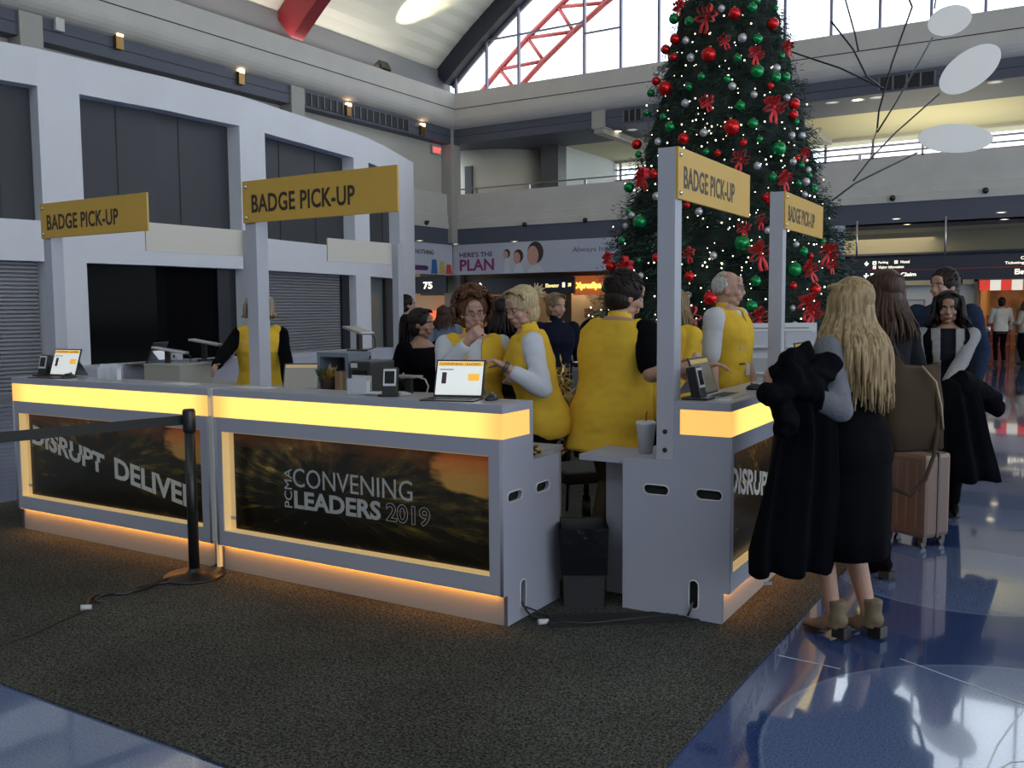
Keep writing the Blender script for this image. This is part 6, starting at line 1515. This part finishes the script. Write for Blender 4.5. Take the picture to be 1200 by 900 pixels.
c = (A+B+C_+D_)/4; t = thing('cable_cover', 'flat black fabric cable cover on the carpet in the gap', 'cable cover', (c.x, c.y, .0095))
m.poly([A-c, B-c, C_-c, D_-c], .006, (0, 0, 1)); m.build('strip', mat('cover_black', (.012, .012, .013), .9), t); m = MB(); m.poly([A.lerp(D_, .3)-c + V((0, 0, .006)), B.lerp(C_, .3)-c + V((0, 0, .006)), B.lerp(C_, .7)-c + V((0, 0, .006)), A.lerp(D_, .7)-c + V((0, 0, .006))], .004, (0, 0, 1)); m.build('raised_rib', mat('cover_black', (0, 0, 0)), t)
# office chairs
def chair(x, y, rz, label, col, hb=.95, s_=.46):
    t = thing('office_chair', label, 'chair', (x, y, .009), rz, None)
    for k in range(5):
        a = 2*PI*k/5; m = MB(); m.tube([(0, 0, .10), (.14*math.cos(a), .14*math.sin(a), .085), (.30*math.cos(a), .30*math.sin(a), .055)], [.022, .018, .012], 8); l = m.build('base_arm', BLKP, t)
        m = MB(); m.cyl((.30*math.cos(a)-.012*math.sin(a), .30*math.sin(a)+.012*math.cos(a), .028), (.30*math.cos(a)+.012*math.sin(a), .30*math.sin(a)-.012*math.cos(a), .028), .027, n=14); m.build('caster', BLKP, l)
    m = MB(); m.cyl((0, 0, .08), (0, 0, .30), .030); m.cyl((0, 0, .28), (0, 0, s_-.03), .018); m.build('gas_column', BLKP, t)
    m = MB(); m.box((-.24, -.23, s_-.05), (.24, .24, s_+.03), bev=.03); m.build('seat', col, t)
    m = MB(); m.box((-.21, -.27, s_+.15), (.21, -.21, hb), Matrix.Rotation(.06, 4, 'X'), bev=.028); m.build('backrest', col, t); m = MB(); m.tube([(0, 0, s_-.04), (0, -.24, s_-.02), (0, -.255, s_+.2)], .018, 8); m.build('back_bar', BLKP, t)
    for s in (-1, 1): m = MB(); m.tube([(s*.2, .0, s_-.02), (s*.27, 0, s_), (s*.27, 0, s_+.18)], .014, 8); m.box((s*.27-.025, -.12, s_+.18), (s*.27+.025, .12, s_+.205), bev=.008); m.build('armrest', BLKP, t)
p = atd(682, 500, 5.95); chair(p.x-.02, p.y+.1, .9, 'black office chair on a star base between the vest wearers', mat('chair_black', (.015, .015, .018), .7))
p = atd(388, 440, 6.75); chair(-4.98, 5.42, 2.9, 'black office chair with rounded back behind the staff table', mat('chair_black', (1, 1, 1)), 1.02)
def seat(px, D, rz, label, grp):
    p = atd(px, 450, D); t = thing('lounge_seat', label, 'seat', (p.x, p.y, .0), rz, grp); GL = mat('seat_grey_leather', (.11, .125, .14), .35)
    m = MB(); m.box((-.28, -.26, .38), (.28, .28, .46), bev=.03); m.build('seat', GL, t); m = MB(); m.box((-.28, .24, .42), (.28, .31, 1.02), Matrix.Rotation(-.1, 4, 'X'), bev=.03); m.build('backrest', GL, t)
    for s in (-1, 1):
        m = MB(); m.tube([(s*.30, -.24, .0), (s*.30, -.24, .62), (s*.30, .26, .64), (s*.30, .30, .02)], .018, 8); m.build('arm_frame', CHROME, t)
    m = MB(); m.tube([(-.28, .345, 1.03), (.28, .345, 1.03)], .022, 8); m.build('top_rail', CHROME, t)
seat(672, 8.2, .3, 'grey leather lounge seat with chrome frame beyond the blonde with tied back hair', None)
seat(640, 10.1, .3, 'grey leather lounge seat mostly hidden by the yellow vests', None)
# tinsel heap
p = atd(664, 455, 6.9); t = thing('gold_garland', 'gold and silver tinsel garland hanging beside the office chair', 'garland', (p.x, p.y, .5))
m = MB(); rn = random.Random(8)
for k in range(260):
    z = rn.uniform(-.05, .62); c = V((.07*math.sin(z*7), .05*math.cos(z*9), z)); d = V((rn.gauss(0, 1), rn.gauss(0, 1), rn.gauss(0, 1))).normalized(); b = c + d*rn.uniform(.05, .11); n_ = d.orthogonal()*.006
    m.poly([c, c.lerp(b, .5)+n_, b, c.lerp(b, .5)-n_])
m.build('tinsel', mat('tinsel_gold', (.50, .34, .12), .3, .6), t); m = MB(); m.tube([(0, 0, -.49), (.02, 0, 0), (0, .03, .62)], .012, 6); m.build('stem', BLKP, t)
# brochure racks before the tree
for i, (px, D) in enumerate(((891, 9.6), (936, 9.7))):
    p = atd(px, 420, D); t = thing('brochure_rack', ['white brochure rack with printed headers beside the white-haired man', 'white brochure rack behind the blonde customer, next to the other rack'][i], 'rack', (p.x, p.y, 0), YAW)
    m = MB(); m.box((-.185, 0, 0), (.185, .05, 1.36), bev=.004); b = m.build('back_panel', WHP, t)
    for k in range(4):
        m = MB(); m.box((-.17, -.10, .30+.27*k), (.17, 0, .32+.27*k)); m.build('shelf', WHP, t)
        m = MB(); m.box((-.16, -.06, .32+.27*k), (.16, -.02, .46+.27*k)); m.build('leaflets', mat('leaflet_%d' % (k % 2), (.45, .47, .52) if k % 2 else (.35, .36, .38), .6), t)
    m = MB()
    for k in range(3): m.box((-.15, -.003, 1.30-.04*k), (.1+.03*k, 0, 1.315-.04*k))
    m.build('printed_header', mat('ink_grey', (.25, .25, .25)), b)
# wide tablet stand on far counter etc.
p = atd(908, 432, 6.4)
# suitcase
t = thing('suitcase', 'rose gold hard shell spinner suitcase standing on the shiny floor behind the queue', 'suitcase', (-.93, 6.45, 0), -.5)
RG = mat('rose_gold_shell', (.17, .11, .09), .5, .1)
m = MB(); m.box((-.20, -.125, .06), (.20, .125, .60), bev=.03); s_ = m.build('shell', RG, t)
m = MB()
for k in range(5): m.box((-.15+.07*k, -.130, .12), (-.135+.07*k, -.122, .54))
m.build('grooves', mat('rose_gold_dark', (.25, .15, .12), .4, .3), s_); m = MB(); m.box((-.205, -.01, .06), (.205, .01, .605), bev=.003); m.build('zip_band', BLKP, s_)
for sx in (-1, 1):
    for sy in (-1, 1): m = MB(); m.cyl((sx*.16-.012, sy*.09, .026), (sx*.16+.012, sy*.09, .026), .026, n=14); m.box((sx*.16-.02, sy*.09-.02, .035), (sx*.16+.02, sy*.09+.02, .07), bev=.004); m.build('wheel', BLKP, t)
m = MB(); m.tube([(-.08, .08, .60), (-.08, .08, .95), (.08, .08, .95), (.08, .08, .60)], .009, 8); m.build('pull_handle', BLKP, t)
# handbag hung from the shoulder
BAGM = mat('taupe_leather', (.060, .040, .025), .85, spec=.15, bump=.3, bscale=10); 
bc = atd(1068, 474, 4.72)
t = thing('tote_bag', 'taupe leather tote bag with straps hanging beside the blonde woman', 'bag', (bc.x, bc.y, bc.z), YAW+.15)
m = MB(); rings = []
for z, w_, d_ in ((-.235, .13, .055), (-.22, .155, .075), (-.1, .170, .085), (.05, .165, .075), (.16, .14, .05), (.215, .125, .035)):
    rings.append([(w_*abs(math.cos(a))**.6*math.copysign(1, math.cos(a)) + .015*math.sin(3*a+z*9), d_*abs(math.sin(a))**.6*math.copysign(1, math.sin(a)) + .008*math.sin(5*a+z*20), z + (.03*math.cos(2*a) if z > .2 else 0) + w_*.25*math.cos(a)*(-1 if z > 0 else .0)) for a in [2*PI*j/32 for j in range(32)]])
m.loft(rings); b = m.build('body', BAGM, t)
m = MB(); m.tube([(-.12, -.03, .2), (-.135, -.02, .30), (-.12, 0, .42), (-.09, .02, .30), (-.07, -.03, .19)], .008, 6, flat=((0, 1, 0), .5)); m.tube([(-.12, .04, .2), (-.14, .03, .30), (-.12, .02, .42)], .008, 6); m.build('handle', BAGM, t)
m = MB(); m.tube([(.10, -.05, .10), (.10, -.085, -.05), (.075, -.09, -.25), (.05, -.06, -.38), (-.02, -.04, -.46), (-.12, -.03, -.42)], .012, 6, flat=((0, 1, 0), .35)); m.build('hanging_strap', BAGM, t)
m = MB(); m.tube([(.02, -.05, .2), (.07, -.095, .12), (.10, -.10, .0), (.12, -.09, -.12)], .006, 6); m.build('edge_piping', mat('piping_tan', (.35, .25, .15), .4), b)
# coats carried over arms
def coat(name, label, c, rz, rings_, mt, buttons=True, extra=None):
    t = thing(name, label, 'coat', c, rz); m = MB(); R_ = []
    for z, w_, d_, xo, yo in rings_:
        R_.append([(xo + w_*math.cos(a)*(1+.05*math.sin(4*a+z*5)), yo + d_*math.sin(a) + (.026*math.sin(5.2*math.cos(a)*1.3+z*2.2) + .012*math.sin(13*math.cos(a)+z*5))*(1 if z < -.05 else .5), z + .012*math.sin(5*a)) for a in [2*PI*j/56 for j in range(56)]])
    m.loft(R_); 
    o = m.build('cloth', mt, t)
    if extra: extra(t)
    return t
def crumple(amp, seed):
    def post(b):
        b.normal_update()
        for v in b.verts:
            p = v.co; n = abs(noise.noise(V((p.x*9 + seed, p.y*9, p.z*9))))*-2.2 + .9 + .6*noise.noise(V((p.x*24, p.y*24 + seed, p.z*24)))
            v.co += v.normal*n*amp
        for f in b.faces: f.smooth = True
    return post
def ex1(t):
    m = MB(); m.rcone((.02, -.02, -.02), .08, (-.10, -.05, .03), .075, 14); m.rcone((-.08, -.05, .02), .065, (-.18, -.08, -.02), .05, 14); m.rcone((-.03, -.03, .04), .05, (-.10, -.05, .13), .035, 14); m.rcone((-.1, -.05, .1), .035, (-.02, -.04, .15), .03, 12); m.rcone((.03, -.02, .03), .06, (.10, .0, .08), .05, 12); m.rcone((-.14, -.06, -.02), .05, (-.10, -.05, -.16), .05, 12)
    m.build('sleeve', COATM, t, remesh=.008, smooth_it=2, post=crumple(.024, 3)); m = MB(); m.box((-.20, -.072, -.86), (-.165, -.066, -.845)); m.build('label_tab', mat('tab_grey', (.2, .22, .26), .5), t)
COATM = fabric('black_wool', (.0035, .004, .006), .2, 5, .4, 10)
cc = atd(942, 452, 4.05)
coat('carried_coat', 'long black coat carried over the forearm of the blonde woman', (cc.x, cc.y, cc.z), YAW+.15,
     [(.05, .06, .05, -.02, 0), (.03, .11, .075, -.02, 0), (-.05, .125, .08, .0, .0), (-.2, .14, .075, .02, .02), (-.4, .165, .07, .01, .03), (-.6, .185, .065, -.01, .04), (-.74, .20, .06, -.02, .05), (-.84, .185, .055, -.03, .05), (-.85, .17, .045, -.03, .05)], COATM, extra=ex1)
c2 = atd(1120, 452, 6.25)
def ex2(t): m = MB(); m.rcone((.05, 0, .0), .10, (.26, .02, -.10), .06, 14); m.rcone((.2, .02, -.07), .07, (.30, .02, -.16), .05, 12); m.build('sleeve', COATM, t, remesh=.010, smooth_it=2, post=crumple(.012, 8))
coat('carried_coat', 'black coat draped over the arm of the woman with wavy dark hair', (c2.x, c2.y, c2.z), YAW,
     [(.04, .10, .05, 0, 0), (.02, .15, .08, 0, 0), (-.12, .17, .10, .01, 0), (-.35, .19, .10, .04, 0), (-.55, .22, .09, .07, 0), (-.64, .23, .08, .08, 0), (-.65, .2, .06, .08, 0)], COATM, extra=ex2)
# far queue posts by the store
for i, (px, D) in enumerate(((1152, 21.5), (1158, 22.4), (1147, 22.8))):
    p = atd(px, 400, D); t = thing('queue_post', ['dark queue post with a bright top in front of the far store', 'second dark queue post in front of the far store, nearer the man in white', 'dark queue post before the pale far wall'][i], 'post', (p.x, p.y, 0))
    m = MB(); m.lathe([(.17, 0), (.17, .02), (.03, .05), (.03, .9)], n=16); m.build('post', BLKP, t); m = MB(); m.lathe([(.045, .88), (.05, 1.0), (.001, 1.02)], n=16); m.build('head', ALU, t)
